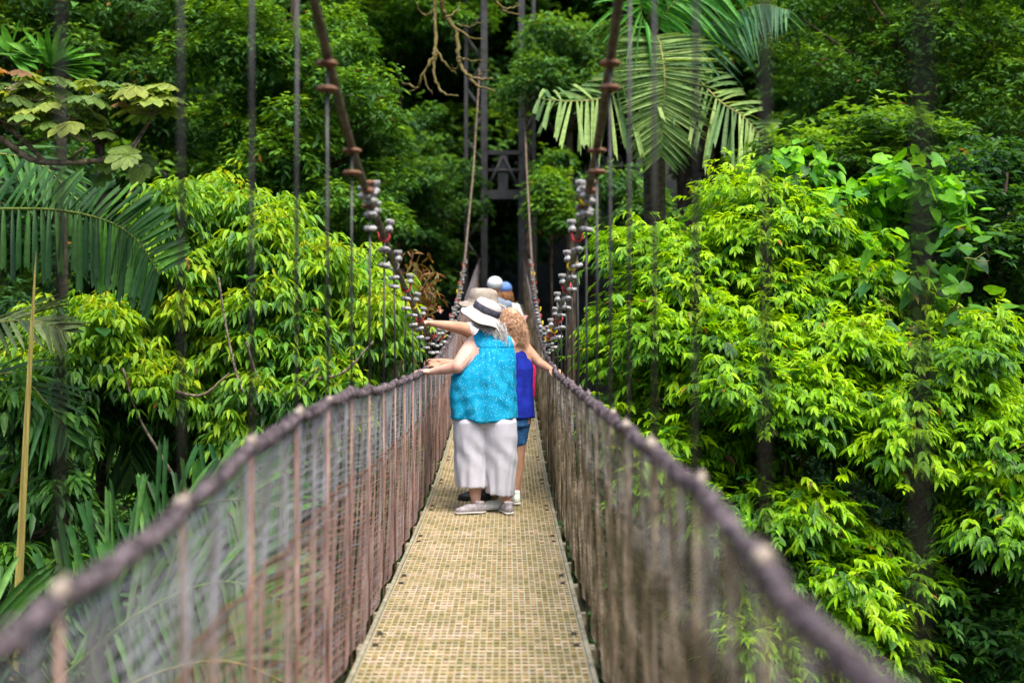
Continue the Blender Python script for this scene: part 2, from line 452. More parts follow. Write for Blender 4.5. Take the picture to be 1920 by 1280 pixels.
def mixin(mb, C, R, n):
    # stray leaves of climbers that grow through the crown
    i = rng.integers(0, len(C), n); o = rvec(n); o[:, 1] = -np.abs(o[:, 1]); o[:, 2] = np.abs(o[:, 2]) * .6
    sprigs(mb, 'heart', C[i] + o * (R[i] * 1.05)[:, None], nrm(o), rng.uniform(0, .8, n), [(.03, .12, .03), (.06, .22, .02), (.12, .36, .01)], .75)
    i = rng.integers(0, len(C), n * 5); o = rvec(n * 5); o[:, 1] = -np.abs(o[:, 1])
    sprigs(mb, 'whorl', C[i] + o * (R[i] * 1.0)[:, None], nrm(o), rng.uniform(.1, .9, n * 5), [(.03, .12, .03), (.07, .24, .02), (.14, .38, .01)], 1.0)
    for q in range(n // 4):
        a = C[rng.integers(0, len(C))] + [0, -.3, .1]; b = a + rng.normal(0, .28, 3) * [1, .4, 1]; m = (a + b) / 2 + rng.normal(0, .12, 3)
        tube(mb, spline([a, m, b], 5), .0042, 5, (.24, .22, .05), False)

def in_poly(x, y, poly):
    poly = np.asarray(poly, float); c = np.zeros(len(x), bool); j = len(poly) - 1
    for i in range(len(poly)):
        xi, yi = poly[i]; xj, yj = poly[j]
        c ^= ((yi > y) != (yj > y)) & (x < (xj - xi) * (y - yi) / (yj - yi + 1e-9) + xi)
        j = i
    return c

def mass_centres(poly, dfun, n, dthick, rmin, rmax):
    """clump centres for a plant whose outline, seen from the bridge, is the polygon"""
    poly = np.asarray(poly, float); lo = poly.min(0); hi = poly.max(0)
    pts = []; rad = []
    tries = 0
    while len(pts) < n and tries < n * 60:
        tries += 1
        x = rng.uniform(lo[0], hi[0]); y = rng.uniform(lo[1], hi[1])
        if not in_poly(np.array([x]), np.array([y]), poly)[0]: continue
        d = dfun(x, y) + rng.uniform(0, dthick)
        p = Q(x, y, d); r = rng.uniform(rmin, rmax)
        ok = all(np.linalg.norm((p - q) * [1, 1, 1.5]) > (r + s) * .52 for q, s in zip(pts, rad))
        if ok: pts.append(p); rad.append(r)
    return np.array(pts), np.array(rad)

def limbs(mb, base, C, r0, n=None, waist=.35, r1=.008, col=(1, 1, 1)):
    """branches from a trunk line to clump centres"""
    base = np.asarray(base, float); idx = range(len(C)) if n is None else rng.choice(len(C), min(n, len(C)), replace=False)
    for i in idx:
        c = C[i]; h = np.array([base[0], base[1], c[2] - .5 * np.linalg.norm((c - base)[:2]) - .4])
        h[2] = min(max(h[2], base[2] + .3), c[2]); hh = h + (c - h) * .5 + np.array([0, 0, -.08]) + rng.normal(0, .05, 3)
        pts = spline([h, hh, c], 5); tube(mb, pts, np.linspace(r0, r1, len(pts)), 6, col, False)

def ground_z(x, y):
    x = np.asarray(x, float); y = np.asarray(y, float)
    def ss(a, b, t): t = np.clip((t - a) / (b - a), 0, 1); return t * t * (3 - 2 * t)
    far = ss(20, 33, y); near = 1 - ss(-9, -2.5, y)
    z = 12.0 * np.maximum(far, near)
    z = z + np.clip(y - 40, 0, 60) * .55 + np.clip(-20 - y, 0, 60) * .4
    side = np.clip(np.abs(x) - 9, 0, 60) * .5
    z = z + side * (1 - .3 * far)
    z = z + 1.2 * np.sin(x * .21 + 1) * np.cos(y * .17) * ss(3, 8, np.abs(x)) 
    return z

# ------------------------------------------------------------------ ground + sky
def build_ground():
    s = np.sinh(np.linspace(-4.3, 4.3, 161)) / np.sinh(4.3) * 420
    X, Y = np.meshgrid(s, s + 12); Z = ground_z(X, Y)
    V = np.stack([X, Y, Z], -1).reshape(-1, 3); n = 161
    i = np.arange(n - 1)[:, None] * n; j = np.arange(n - 1)[None]
    q = np.stack([i + j, i + j + 1, i + n + j + 1, i + n + j], -1).reshape(-1, 4)
    mb = MB(); mb.add(V, None, q)
    o = mb.build('ground', M['soil'], None, True); o['kind'] = 'structure'; o['label'] = 'dark forest floor of the gorge under the bridge'
build_ground()

# ------------------------------------------------------------------ bridge
XL, XR = -.672, .388
DL, DR = -.645, .355
_cd = [-2, 0, 2, 3.2, 4.45, 5.45, 6.45, 7.5, 8.4, 9.5, 10.2, 11.1, 12.4, 13.7, 15.2, 17, 20, 25.2, 29.5, 33]
_ch = [4.3, 3.1, 2.15, 1.62, 1.13, .78, .585, .40, .26, .11, .02, -.07, -.11, -.07, .08, .33, .97, 3.0, 5.3, 7.4]
def cable_h(d): 
    return np.interp(d, _fd, _fh)
_fd = np.linspace(-2, 33, 600); _raw = np.interp(_fd, _cd, _ch)
_k = np.hanning(31); _k /= _k.sum(); _fh = np.convolve(np.pad(_raw, 15, mode='reflect', reflect_type='odd'), _k, 'valid')
def deck_h(d):
    d = np.asarray(d, float)
    return -1.47 + np.where(d > 9, np.where(d < 18, .0064 * (d - 9) ** 2, .0064 * 81 + .115 * (d - 18)), 0) + np.where(d < 2.5, (2.5 - d) * .05, 0)
def rail_h(d, left):
    d = np.asarray(d, float)
    if left: r = np.interp(d, [-2, 1.85, 2.58, 3.22, 4, 5.4, 6.8, 10], [-.40, -.41, -.377, -.317, -.285, -.272, -.322, -.352])
    else: r = np.interp(d, [-2, 1.76, 2.36, 3.11, 5.9, 7.8, 10], [-.36, -.37, -.325, -.32, -.335, -.346, -.358])
    return np.where(d > 10, deck_h(d) + 1.12, r)

bridge = thing('suspension_footbridge', 'long narrow suspension footbridge with mesh deck and net sides sagging over the gorge', 'footbridge', (-.142, 1.0, CZ - 1.47))

def deck_panel_mesh(Lp):
    """one grating panel from y=0..Lp, x from DL..DR relative to 0"""
    mb = MB(); w = DR - DL
    nx = 31; ny = 24
    for i in range(nx + 1):
        x = DL + .006 + (w - .012) * i / nx
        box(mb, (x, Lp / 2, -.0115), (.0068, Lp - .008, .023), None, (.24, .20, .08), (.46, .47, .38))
    cw = (w - .012) / nx
    for j in range(ny):
        y = .03 + (Lp - .06) * j / (ny - 1)
        for i in range(nx):
            t = rng.random(); v = rng.uniform(.75, 1.15)
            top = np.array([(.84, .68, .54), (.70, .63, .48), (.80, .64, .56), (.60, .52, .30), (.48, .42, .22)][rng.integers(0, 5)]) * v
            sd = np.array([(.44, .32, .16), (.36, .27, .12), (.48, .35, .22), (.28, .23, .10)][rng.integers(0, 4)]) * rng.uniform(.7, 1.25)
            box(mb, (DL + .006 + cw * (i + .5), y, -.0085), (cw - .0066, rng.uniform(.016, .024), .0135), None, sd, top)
    return mb
Lp = 1.44
gms = []
for _i in range(3):
    gm = deck_panel_mesh(Lp).mesh('deck_grating_mesh'); gm.materials.append(M['deck']); gms.append(gm)
fm = MB()
for sx in (DL - .012, DR + .012):
    box(fm, (sx, Lp / 2, -.02), (.022, Lp - .004, .05), None)
for y in (.03, Lp - .03, Lp / 2):
    box(fm, ((DL + DR) / 2, y, -.065), (DR - DL + .12, .05, .06), None)
fmm = fm.mesh('deck_frame_mesh'); fmm.materials.append(M['flange'])
sm = MB(); box(sm, (0, 0, .0045), (.026, .034, .008), None)
smm = sm.mesh('deck_clamp_mesh'); smm.materials.append(M['dark'])
npanel = 0
y = -2.6
offs = (y - .96) % Lp
bw = np.array(WORLD[bridge.name])
while y < 31.0:
    h0, h1 = float(deck_h(y)), float(deck_h(y + Lp))
    rx = math.atan2(h1 - h0, Lp)
    def put(nm, me, par):
        o = bpy.data.objects.new(nm, me); COL.objects.link(o); o.parent = par; return o
    p = put('deck_panel', gms[npanel % 3], bridge)
    p.location = (0 - bw[0], y - bw[1], CZ + h0 - bw[2]); p.rotation_euler = (rx, 0, 0)
    put('deck_frame', fmm, p)
    for cy_, cx_ in [(a_, b_) for a_ in (.10, Lp - .12) for b_ in (DL + .035, DR - .035)]:
        q_ = put('clamp_plate', smm, p); q_.location = (cx_, cy_, 0)
    WORLD[p.name] = (0, 0, 0)
    y += Lp; npanel += 1

# cables
for sx, nm in ((XL, 'main_cable'), (XR, 'main_cable')):
    mb = MB(); d = np.linspace(-2, 31.5, 240)
    tube(mb, np.stack([np.full_like(d, sx), d, CZ + cable_h(d)], 1), .0185, 10)
    mb.build(nm, M['cable'], bridge, True)

# side nets
def net(sx, out, left):
    sgn = -1 if left else 1
    ds = np.arange(.2, 31, .04)
    def xoff(d, v):
        # hangs between the rods: bulges outwards, ripples
        ph = (d - 1.2) / .72
        b = .028 * np.sin(np.pi * (ph % 1)) ** 2 * (1 - v) * 1.0
        r = .010 * np.sin(d * 21 + 3 * v) + .007 * np.sin(d * 9.3 + 1.3 + 2 * v)
        return sx + sgn * (b + .02 * (1 - v) + .004) + r * np.sin(np.pi * np.clip(v, 0, 1) * .9 + .15)
    def pt(d, v):
        top = rail_h(d, left); bot = deck_h(d) - .02 + .03 * np.sin(d * 2.7 + (0 if left else 2)) * (d < 7)
        return np.stack([xoff(d, v), d, CZ + bot + (top - bot) * v], -1)
    root_parts = []
    vsplit = .68 if left else .74
    vs = np.arange(0, 1.0001, .03)
    def grid(vlo, vhi, rad, nm, mat, step, vstep, ph=0.):
        mb = MB()
        dd = np.arange(.2 + ph, 31, step); vv = np.arange(vlo, vhi + 1e-6, vstep)
        g = np.linspace(vlo, vhi, 7)
        for a, b in zip(g[:-1], g[1:]):
            A = pt(dd + .01 * np.sin(dd * 50), np.full_like(dd, a)); B = pt(dd + .01 * np.sin(dd * 50), np.full_like(dd, b))
            straight_tubes(mb, A, B, rad, 3)
        d2 = np.arange(.2, 31, .09)
        for v in vv:
            w = .006 * np.sin(d2 * 5 + v * 40)
            A = pt(d2, np.clip(v + w, 0, 1)); straight_tubes(mb, A[:-1], A[1:], rad, 3)
        return mb.build(nm, mat, NET, True)
    label = None
    NETL = bpy.data.objects.new('side_net', None); COL.objects.link(NETL); NETL.parent = bridge; WORLD[NETL.name] = WORLD[bridge.name]
    NET = NETL
    grid(vsplit - .04, 1.0, .0022 if left else .0019, 'upper_mesh', M['wire'] if left else M['wire_dull'], .042, .033)
    grid(0.0, 1.0, .0018, 'lining_mesh', M['wire'] if left else M['wire_grime'], .047, .045, .02)
    grid(0.0, vsplit, .0021 if left else .0021, 'lower_mesh', M['wire_rust'] if left else M['wire_grime'], .034, .030)
    mb = MB(); d = np.arange(.0, 31, .05)
    tube(mb, pt(d, np.full_like(d, vsplit)) + np.array([0, 0, 0]), .0045 if left else .0025, 6); mb.build('middle_rope', M['rust'] if left else M['wire_grime'], NET, True)
    # hand rope with twist
    mb = MB(); d = np.arange(-.4, 31, .02)
    for k in range(3):
        ph = d * 55 + k * 2.094
        c = np.stack([np.full_like(d, sx) + .0085 * np.cos(ph) + .003 * np.sin(d * 13), d, CZ + rail_h(d, left) + .0085 * np.sin(ph) + .003 * np.sin(d * 17) - .012 * np.sin(np.pi * ((d - 1.2) / .72 % 1))], 1)
        tube(mb, c, .0085 + .0022 * np.sin(d * 31 + k) + .0018 * np.sin(d * 83 + 2 * k), 6)
    for dd_ in np.arange(.3, 20, .06):
        if rng.random() < .75:
            zz_ = CZ + float(rail_h(dd_, left)) - .012 * math.sin(math.pi * ((dd_ - 1.2) / .72 % 1)); a_ = np.linspace(0, 2 * math.pi, 9); j_ = rng.uniform(-.012, .012); r_ = rng.uniform(.0175, .0225)
            tube(mb, np.stack([sx + r_ * np.cos(a_), dd_ + j_ * np.sin(a_), zz_ + r_ * np.sin(a_)], 1), .0042, 4, caps=False)
    mb.build('hand_rope', M['rope'], NET, True)
    return NETL
nl = net(XL, 1, True); nr = net(XR, 1, False)
nl['label'] = 'left net with rust coloured lower half'; nr['label'] = 'right net with mossy brown lower half'

# hangers
def lathe(mb, prof, c, n=12):
    V = []; ang = np.arange(n) / n * 2 * np.pi
    for r, z in prof: V.append(np.stack([c[0] + r * np.cos(ang), c[1] + r * np.sin(ang), np.full(n, c[2] + z)], 1))
    k = len(prof); V = np.concatenate(V)
    i = np.arange(k - 1)[:, None] * n; j = np.arange(n)[None]; j2 = (j + 1) % n
    mb.add(V, None, np.stack([i + j, i + j2, i + n + j2, i + n + j], -1).reshape(-1, 4))
WASH = [(.004, -.012), (.024, -.012), (.033, -.006), (.034, .004), (.027, .012), (.004, .013)]
def make_mesh(fn, mat):
    mb = MB(); fn(mb); me = mb.mesh('hw', None, True); me.materials.append(mat); return me
def f_ub(mb):
    a = np.linspace(0, math.pi, 11)
    pts = [(-.027, 0, .03)] + [(-.027 * math.cos(t), 0, -.027 * math.sin(t)) for t in a] + [(.027, 0, .03)]
    tube(mb, pts, .0075, 8)
ub = {c: make_mesh(f_ub, M[c]) for c in ('red', 'yellow', 'galv', 'rust')}
def f_nut(mb):
    lathe(mb, [(.002, -.02), (.022, -.02), (.022, .0), (.016, .004), (.016, .02), (.025, .024), (.025, .045), (.002, .047)], (0, 0, 0), 10)
nutm = {c: make_mesh(f_nut, M[c]) for c in ('galv', 'rust')}
wm = {c: make_mesh(lambda mb: lathe(mb, WASH, (0, 0, 0), 14), M[c]) for c in ('galv', 'rust')}
def f_band(mb): 
    for z in (-.018, .0, .018): lathe(mb, [(.003, z - .006), (.021, z - .006), (.021, z + .006), (.003, z + .006)], (0, 0, 0), 8)
def clipf(mb):
    ellipsoid(mb, (0, 0, .022), (.016, .024, .018)); ellipsoid(mb, (0, .012, .038), (.010, .010, .010))
clipm = make_mesh(clipf, M['clip']); clipr = make_mesh(clipf, M['cliprope'])
def child(nm, me, par, loc, rot=(0, 0, 0), scale=1):
    o = bpy.data.objects.new(nm, me); COL.objects.link(o); o.parent = par; o.location = tuple(loc); o.rotation_euler = rot
    o.scale = (scale,) * 3; return o
cyc = {True: ['red', 'galv', 'red', 'galv', 'red', 'yellow'], False: ['red', 'yellow', 'red', 'yellow', 'red', 'galv']}
for left in (True, False):
    sx = XL if left else XR
    k = 0
    d = 1.20
    while d < 20.2:
        ch = float(cable_h(d)); dh = float(deck_h(d)); rh = float(rail_h(d, left))
        mb = MB(); xo = sx + (.0)
        jx, jy = rng.normal(0, .004, 2)
        top = CZ + ch - .035
        tube(mb, [(xo + jx, d + jy, top + .0), (xo + jx * .4, d, CZ + (ch + rh) / 2), (xo, d, CZ + rh)], .0056, 7)
        rod = mb.build('hanger_rod', M['rod'], bridge, True)
        mb = MB(); tube(mb, [(xo, d, CZ + rh), (xo, d, CZ + dh - .03)], .0046, 7); mb.build('lower_rod', M['wire_rust'] if left else M['wire_grime'], rod, True)
        base = np.array([xo + jx, d + jy, CZ]) - bw
        rusty = d < 6.2
        side = (.030 if left else -.030)
        mt = 'rust' if rusty else 'galv'
        if rusty:
            wa = child('washer', wm[mt], rod, base + [0, 0, ch - .02]); wb = child('washer', wm[mt], rod, base + [0, 0, ch - .115 + rng.normal(0, .006)])
            wa.scale = (1.25, 1.25, .8); wb.scale = (1.25, 1.25, .8)
        if not rusty: u = child('u_bolt', ub['rust' if rusty else cyc[left][k % 6]], rod, base + [0, 0, ch + .0], (0, rng.normal(0, .15), math.pi / 2 * 0 + rng.normal(0, .25)))
        if not rusty: child('nut', nutm[mt], rod, base + [side * .9, 0, ch + .045], (rng.normal(0, .1), rng.normal(0, .12), 0))
        if ch - rh > .10 and not rusty:
            child('washer', wm[mt], rod, base + [0, 0, ch - .075], (rng.normal(0, .14), rng.normal(0, .14), 0))
            if ch - rh > .18: child('washer', wm[mt], rod, base + [0, 0, ch - .145 + rng.normal(0, .01)], (rng.normal(0, .14), rng.normal(0, .14), 0))
        c = child('rope_clip', clipm if d < 5 else clipr, rod, np.array([sx + rng.normal(0, .006), d, CZ + rh - .008]) - bw, (0, 0, rng.normal(0, .3)), rng.uniform(.7, 1.05))
        d += .72; k += 1
    # cluster of spare clips gripped round the cable where it comes down to head height
    for j in range(6):
        dd = 6.05 + j * .085; hh = float(cable_h(dd))
        sd = .024 * (-1 if (j % 2) else 1)
        mb = MB(); 
        c0 = np.array([sx + sd * .6, dd, CZ + hh])
        lathe(mb, [(.004, -.03), (.024, -.03), (.03, -.02), (.03, -.008), (.019, -.004), (.019, .01), (.029, .014), (.029, .03), (.004, .032)], c0, 12)
        mb.build('wire_rope_clip', M['galv'] if j % 3 else M['rust'], bridge, True)
    # bare upward run beyond d=20 keeps a few tight clamps
# ------------------------------------------------------------------ far tower
tower = thing('lattice_tower', 'dark steel lattice tower holding the cables at the far end of the bridge', 'tower', (-.14, 31.2, CZ + .2))
TB = CZ - 1.6; TT = CZ + 8.0
def lattice(cx, cy, w, nm):
    mb = MB(); h = w / 2
    for a, b in ((-1, -1), (1, -1), (1, 1), (-1, 1)):
        wd = .15 if a * (1 if cx < 0 else -1) > 0 else .08
        box(mb, (cx + a * h, cy + b * h, (TB + TT) / 2), (wd, .09, TT - TB))
    z = TB; st = .62; f = 1
    while z + st <= TT:
        for b in (-1, 1):
            A = np.array([cx - h * f, cy + b * h, z]); B = np.array([cx + h * f, cy + b * h, z + st]); tube(mb, [A, B], .022, 5)
            A = np.array([cx + b * h, cy - h * f, z]); B = np.array([cx + b * h, cy + h * f, z + st]); tube(mb, [A, B], .022, 5)
        z += st; f = -f
    mb.build(nm, M['tower'], tower)
lattice(-.78, 31.3, .44, 'lattice_column'); lattice(.50, 31.3, .30, 'lattice_column')
for zc in (CZ + 3.75, CZ + 8.05, CZ + 10.5):
    mb = MB(); x0, x1 = -.50, .30
    yy = 31.12
    box(mb, ((x0 + x1) / 2, yy, zc + .50), (x1 - x0 + .1, .07, .10)); box(mb, ((x0 + x1) / 2, yy, zc - .52), (x1 - x0 + .1, .07, .22))
    tube(mb, [(x0, yy, zc - .42), ((x0 + x1) / 2, yy, zc + .42)], .05, 6); tube(mb, [(x1, yy, zc - .42), ((x0 + x1) / 2, yy, zc + .42)], .05, 6)
    box(mb, ((x0 + x1) / 2, yy + .01, zc + .02), (.24, .05, .9))
    tube(mb, [(x0, yy, zc + .06), (x1, yy, zc + .06)], .05, 6)
    if zc < CZ + 8: mb.build('cross_bracing', M['tower'], tower)
# ------------------------------------------------------------------ people
def evaluated(mb, name, voxel, smooth=4, post=None):
    me = mb.mesh(name + '_raw', None, True, False)
    ob = bpy.data.objects.new(name + '_raw', me); COL.objects.link(ob)
    r = ob.modifiers.new('r', 'REMESH'); r.mode = 'VOXEL'; r.voxel_size = voxel; r.use_smooth_shade = True
    if smooth:
        s = ob.modifiers.new('s', 'SMOOTH'); s.factor = .5; s.iterations = smooth
    dg = bpy.context.evaluated_depsgraph_get(); dg.update()
    ev = ob.evaluated_get(dg)
    m2 = bpy.data.meshes.new_from_object(ev)
    bpy.data.objects.remove(ob); bpy.data.meshes.remove(me)
    n = len(m2.vertices); co = np.zeros(n * 3, np.float32); no = np.zeros(n * 3, np.float32)
    m2.vertices.foreach_get('co', co); m2.vertices.foreach_get('normal', no)
    co = co.reshape(-1, 3).astype(float); no = no.reshape(-1, 3).astype(float)
    if post is not None: co = post(co, no)
    return m2, co
def body(name, mb, voxel, mat, parent, smooth=4, post=None):
    me, co = evaluated(mb, name, voxel, smooth, post)
    co = co - np.array(WORLD[parent.name])
    me.vertices.foreach_set('co', co.astype(np.float32).ravel())
    me.polygons.foreach_set('use_smooth', np.ones(len(me.polygons), bool))
    me.name = name; me.materials.clear(); me.materials.append(mat); me.update()
    o = bpy.data.objects.new(name, me); COL.objects.link(o); o.parent = parent; WORLD[o.name] = WORLD[parent.name]
    return o
def folds(amp, fx, fz, seed=0, fn=None):
    def post(co, no):
        out = co.copy()
        for i in range(len(co)):
            p = co[i]
            v = mnoise.noise(Vector((p[0] * fx + seed, p[1] * fx, p[2] * fz)))
            v2 = mnoise.noise(Vector((p[0] * fx * 2.3 + p[2] * fz, p[1] * fx * 2 + seed, p[2] * fz * 2.2 - p[0] * 5)))
            a = amp * (1 - abs(v) * 2.2) + amp * .5 * v2
            out[i] += no[i] * a
        if fn: out = fn(out, no)
        return out
    return post

def rot_to(xdir, up=(0, 0, 1)):
    x = nrm(xdir); y = nrm(np.cross(up, x)); z = np.cross(x, y)
    return np.stack([x, y, z], 1)

def head(mb, c, face, up=(0, 0, 1), s=1.0):
    """x axis = face direction"""
    R = rot_to(face, up)
    A = lambda p, r, n=16: ellipsoid(mb, np.asarray(c) + R @ (np.array(p) * s), np.array(r) * s, R, n, 10)
    A((-.008, 0, .02), (.093, .075, .098)); A((.012, 0, -.045), (.070, .058, .062)); A((.045, 0, -.092), (.028, .030, .020))
    A((.094, 0, -.018), (.018, .013, .022)); A((.088, 0, .0), (.012, .010, .03))
    A((.082, 0, -.056), (.012, .024, .008)); A((.081, 0, -.067), (.011, .021, .008)); A((.078, 0, .032), (.014, .05, .012))
    for sg in (-1, 1):
        A((.062, sg * .035, -.03), (.024, .022, .024)); A((-.005, sg * .077, -.01), (.018, .008, .03))
    return R
def eyes(c, face, parent, up=(0, 0, 1), s=1.0):
    R = rot_to(face, up); mb = MB()
    for sg in (-1, 1): ellipsoid(mb, np.asarray(c) + R @ (np.array((.079, sg * .031, .008)) * s), (.011, .013, .009), R, 10, 7)
    mb.build('eyes', M['eyew'], parent, True)

def hand(mb, w, direc, palmn, thumb_side, curl=.5, s=1.0):
    """w wrist, direc hand direction, palmn = palm normal (towards what it holds), thumb_side unit vector"""
    d = nrm(direc); pn = nrm(np.asarray(palmn) - d * np.dot(palmn, d)); sd = nrm(np.cross(d, pn)); 
    if np.dot(sd, thumb_side) < 0: sd = -sd
    w = np.asarray(w, float)
    tube(mb, [w - d * .02, w + d * .02 * s, w + d * .05 * s], [.024 * s, .025 * s, .024 * s], 10)
    for i, o in enumerate((-.030, -.010, .010, .030)):
        capsule(mb, [w + d * .005 + sd * o * .55 * s, w + d * .088 * s + sd * o * s], [.014 * s, .0125 * s], 8)
    for i, (o, L) in enumerate(((.030, .070), (.010, .079), (-.010, .074), (-.030, .057))):
        p = w + d * .088 * s + sd * o * s; a = .1 + curl * .35; seg = np.array([.45, .3, .25]) * L * s
        pts = [p]; dirn = d
        for q in seg:
            a2 = a; v = d * math.cos(a2) + pn * math.sin(a2) + sd * o * .8; pts.append(pts[-1] + nrm(v) * q); a += curl * (.85 + .08 * i)
        capsule(mb, pts, [.0098 * s, .0092 * s, .0085 * s, .0072 * s], 8)
    p = w + d * .022 * s + sd * .022 * s
    v1 = nrm(d * .6 + sd * .75 + pn * .25); v2 = nrm(d * .85 + sd * .25 + pn * .45)
    capsule(mb, [p, p + v1 * .038 * s, p + v1 * .038 * s + v2 * .030 * s, p + v1 * .038 * s + v2 * .052 * s], [.0135 * s, .0115 * s, .0105 * s, .0085 * s], 8)

def shoe(parent, heel, toe, mat, L=.26, w=.047, h=.07, name='shoe', solemat='sole', z=0):
    heel = np.asarray(heel, float); t = nrm(np.asarray(toe) - heel); mb = MB()
    sd = np.array([-t[1], t[0], 0]); R = np.stack([t, sd, [0, 0, 1]], 1)
    ellipsoid(mb, heel + t * .05 + [0, 0, h * .52], (.055, w * .82, h * .55), R)
    ellipsoid(mb, heel + t * .12 + [0, 0, .036], (.09, w * .9, .040), R)
    ellipsoid(mb, heel + t * (L - .075) + [0, 0, .028], (.075, w, .030), R)
    tube(mb, [heel + t * .052 + [0, 0, .03], heel + t * .048 + [0, 0, h + .022]], [.040, .037], 14)
    o = body(name, mb, .005, M[mat], parent, 3)
    ms = MB(); ring = []
    prof = [(0, .55), (.02, .8), (.07, .86), (.13, .80), (.19, 1.05), (.235, .9), (L, .45)]
    top = [heel + t * a + sd * w * b for a, b in prof] + [heel + t * a - sd * w * b for a, b in prof[::-1]]
    top = np.array(top); k = len(top); V = np.concatenate([top + [0, 0, .018], top + [0, 0, .004], [top.mean(0) + [0, 0, .018], top.mean(0) + [0, 0, .004]]])
    q = [(i, (i + 1) % k, k + (i + 1) % k, k + i) for i in range(k)]; tr = []
    for i in range(k): tr.append((2 * k, (i + 1) % k, i)); tr.append((2 * k + 1, k + i, k + (i + 1) % k))
    ms.add(V, tr, q); ms.build('sole', M[solemat], o)
    return o

def strands(mb, roots, ends, curl_r, curl_n, r, jitter=.01, k=10):
    for a, b in zip(roots, ends):
        t = np.linspace(0, 1, k if curl_n < 1 else int(k * 2)); ph = rng.uniform(0, 6.28)
        mid = (a + b) / 2 + rng.normal(0, jitter, 3)
        P = ((1 - t) ** 2)[:, None] * a + (2 * t * (1 - t))[:, None] * mid + (t ** 2)[:, None] * b
        fx, fy = frame_of(b - a)
        if curl_n: P = P + (curl_r * (.3 + t))[:, None] * (np.cos(ph + t * curl_n * 6.28)[:, None] * fx + np.sin(ph + t * curl_n * 6.28)[:, None] * fy)
        tube(mb, P, np.linspace(r, r * .5, len(t)), 4, caps=False)

def hat(name, c, up, rc, hc, rb, drop, mat, parent, band=None, wob=.006, domed=True, ell=1.12, facing=(-1, 0, 0)):
    z = nrm(up); f = np.asarray(facing, float); x = nrm(f - z * np.dot(f, z)); y = np.cross(z, x); R = np.stack([x, y, z], 1)
    n = 40; ang = np.arange(n) / n * 2 * np.pi
    prof = [(.003, hc), (rc * .55, hc - .004), (rc * .84, hc - .016), (rc * .95, hc * .62), (rc, hc * .3), (rc * 1.02, 0),
            (rc * 1.12, -drop * .12), ((rc + rb) / 2, -drop * .5), (rb * .93, -drop * .93), (rb, -drop), (rb * .985, -drop - .005), ((rc + rb) / 2, -drop * .5 - .006), (rc * 1.0, -.008), (rc * .96, 0.01)]
    V = []
    for i, (r, h) in enumerate(prof):
        w = (r / rb) ** 2 * wob * np.sin(ang * 3 + 1) + (r / rb) ** 3 * wob * .8 * np.sin(ang * 5 + 2)
        rr = r * (1 + .015 * np.sin(ang * 7 + h * 40))
        V.append(np.stack([rr * np.cos(ang) * ell, rr * np.sin(ang), h + w], 1))
    V = np.concatenate(V) @ R.T + np.asarray(c)
    k = len(prof); i = np.arange(k - 1)[:, None] * n; j = np.arange(n)[None]; j2 = (j + 1) % n
    mb = MB(); mb.add(V, None, np.stack([i + j, i + n + j, i + n + j2, i + j2], -1).reshape(-1, 4))
    o = mb.build(name, M[mat], parent, True)
    if band:
        mb = MB(); V = []
        for r, h in ((rc * .99, .056), (rc * 1.03, .054), (rc * 1.05, .006), (rc * 1.03, .002)):
            V.append(np.stack([r * np.cos(ang) * ell, r * np.sin(ang), np.full(n, h)], 1))
        V = np.concatenate(V) @ R.T + np.asarray(c)
        i = np.arange(3)[:, None] * n
        mb.add(V, None, np.stack([i + j, i + n + j, i + n + j2, i + j2], -1).reshape(-1, 4)); mb.build('hat_band', M[band], o, True)
    return o

# ---- woman in turquoise (about 10.1 m from the camera)
D0 = 10.14; W = lambda x, y, dd=0: Q(x, y, D0) + np.array([0, dd, 0])
w1 = thing('person', 'woman in dotted turquoise blouse, grey wide trousers and cream hat, hand on the rope', 'person', (-.15, 10.14, CZ - 1.47))
mb = MB()
loft(mb, [(W(907, 800), .14, .12, 0), (W(907, 785), .235, .19, 0), (W(907, 745), .235, .19, 0), (W(909, 705), .215, .17, 0), (W(918, 665), .185, .13, 0), (W(922, 645), .165, .10, 0), (W(917, 628), .07, .065, 0), (W(912, 612), .056, .056, 0), (W(907, 600), .05, .05, 0)], 24)
face1 = nrm([-.72, .69, .10])
H1 = W(906, 590, .02)
head(mb, H1, face1, nrm([.12, -.14, 1]))
# her left arm to the rope
sh, el, wr = W(890, 645, .03), W(859, 687, -.13), W(807, 697, -.02)
capsule(mb, [W(912, 640, .02), sh], [.065, .068]); capsule(mb, [sh, (sh + el) / 2 + [.004, 0, .004], el], [.074, .072, .054])
capsule(mb, [el, el * .6 + wr * .4, wr], [.050, .043, .027]); hand(mb, wr, [-1, .06, .10], [0, .1, -1], [0, 1, 0], .62, .98)
# her right arm in front of the body
sh2, el2, wr2 = W(951, 646, .03), W(958, 700, .16), W(930, 712, .36)
capsule(mb, [W(930, 640, .02), sh2], [.065, .066]); capsule(mb, [sh2, el2], [.066, .045]); capsule(mb, [el2, wr2], [.045, .027]); hand(mb, wr2, [-.7, .7, 0], [-.7, -.7, 0], [0, 0, 1], .5)
for hx, kx, ax, ay, dd in ((884, 886, 892, 944, 0), (936, 940, 950, 946, .02)):
    capsule(mb, [W(hx, 805, 0), W(kx, 870, dd)], [.10, .066]); capsule(mb, [W(kx, 870, dd), W(ax - 1, 905, dd), W(ax, ay, dd)], [.066, .056, .036])
b1 = body('body', mb, .006, M['skin'], w1, 5)
eyes(H1, face1, b1)
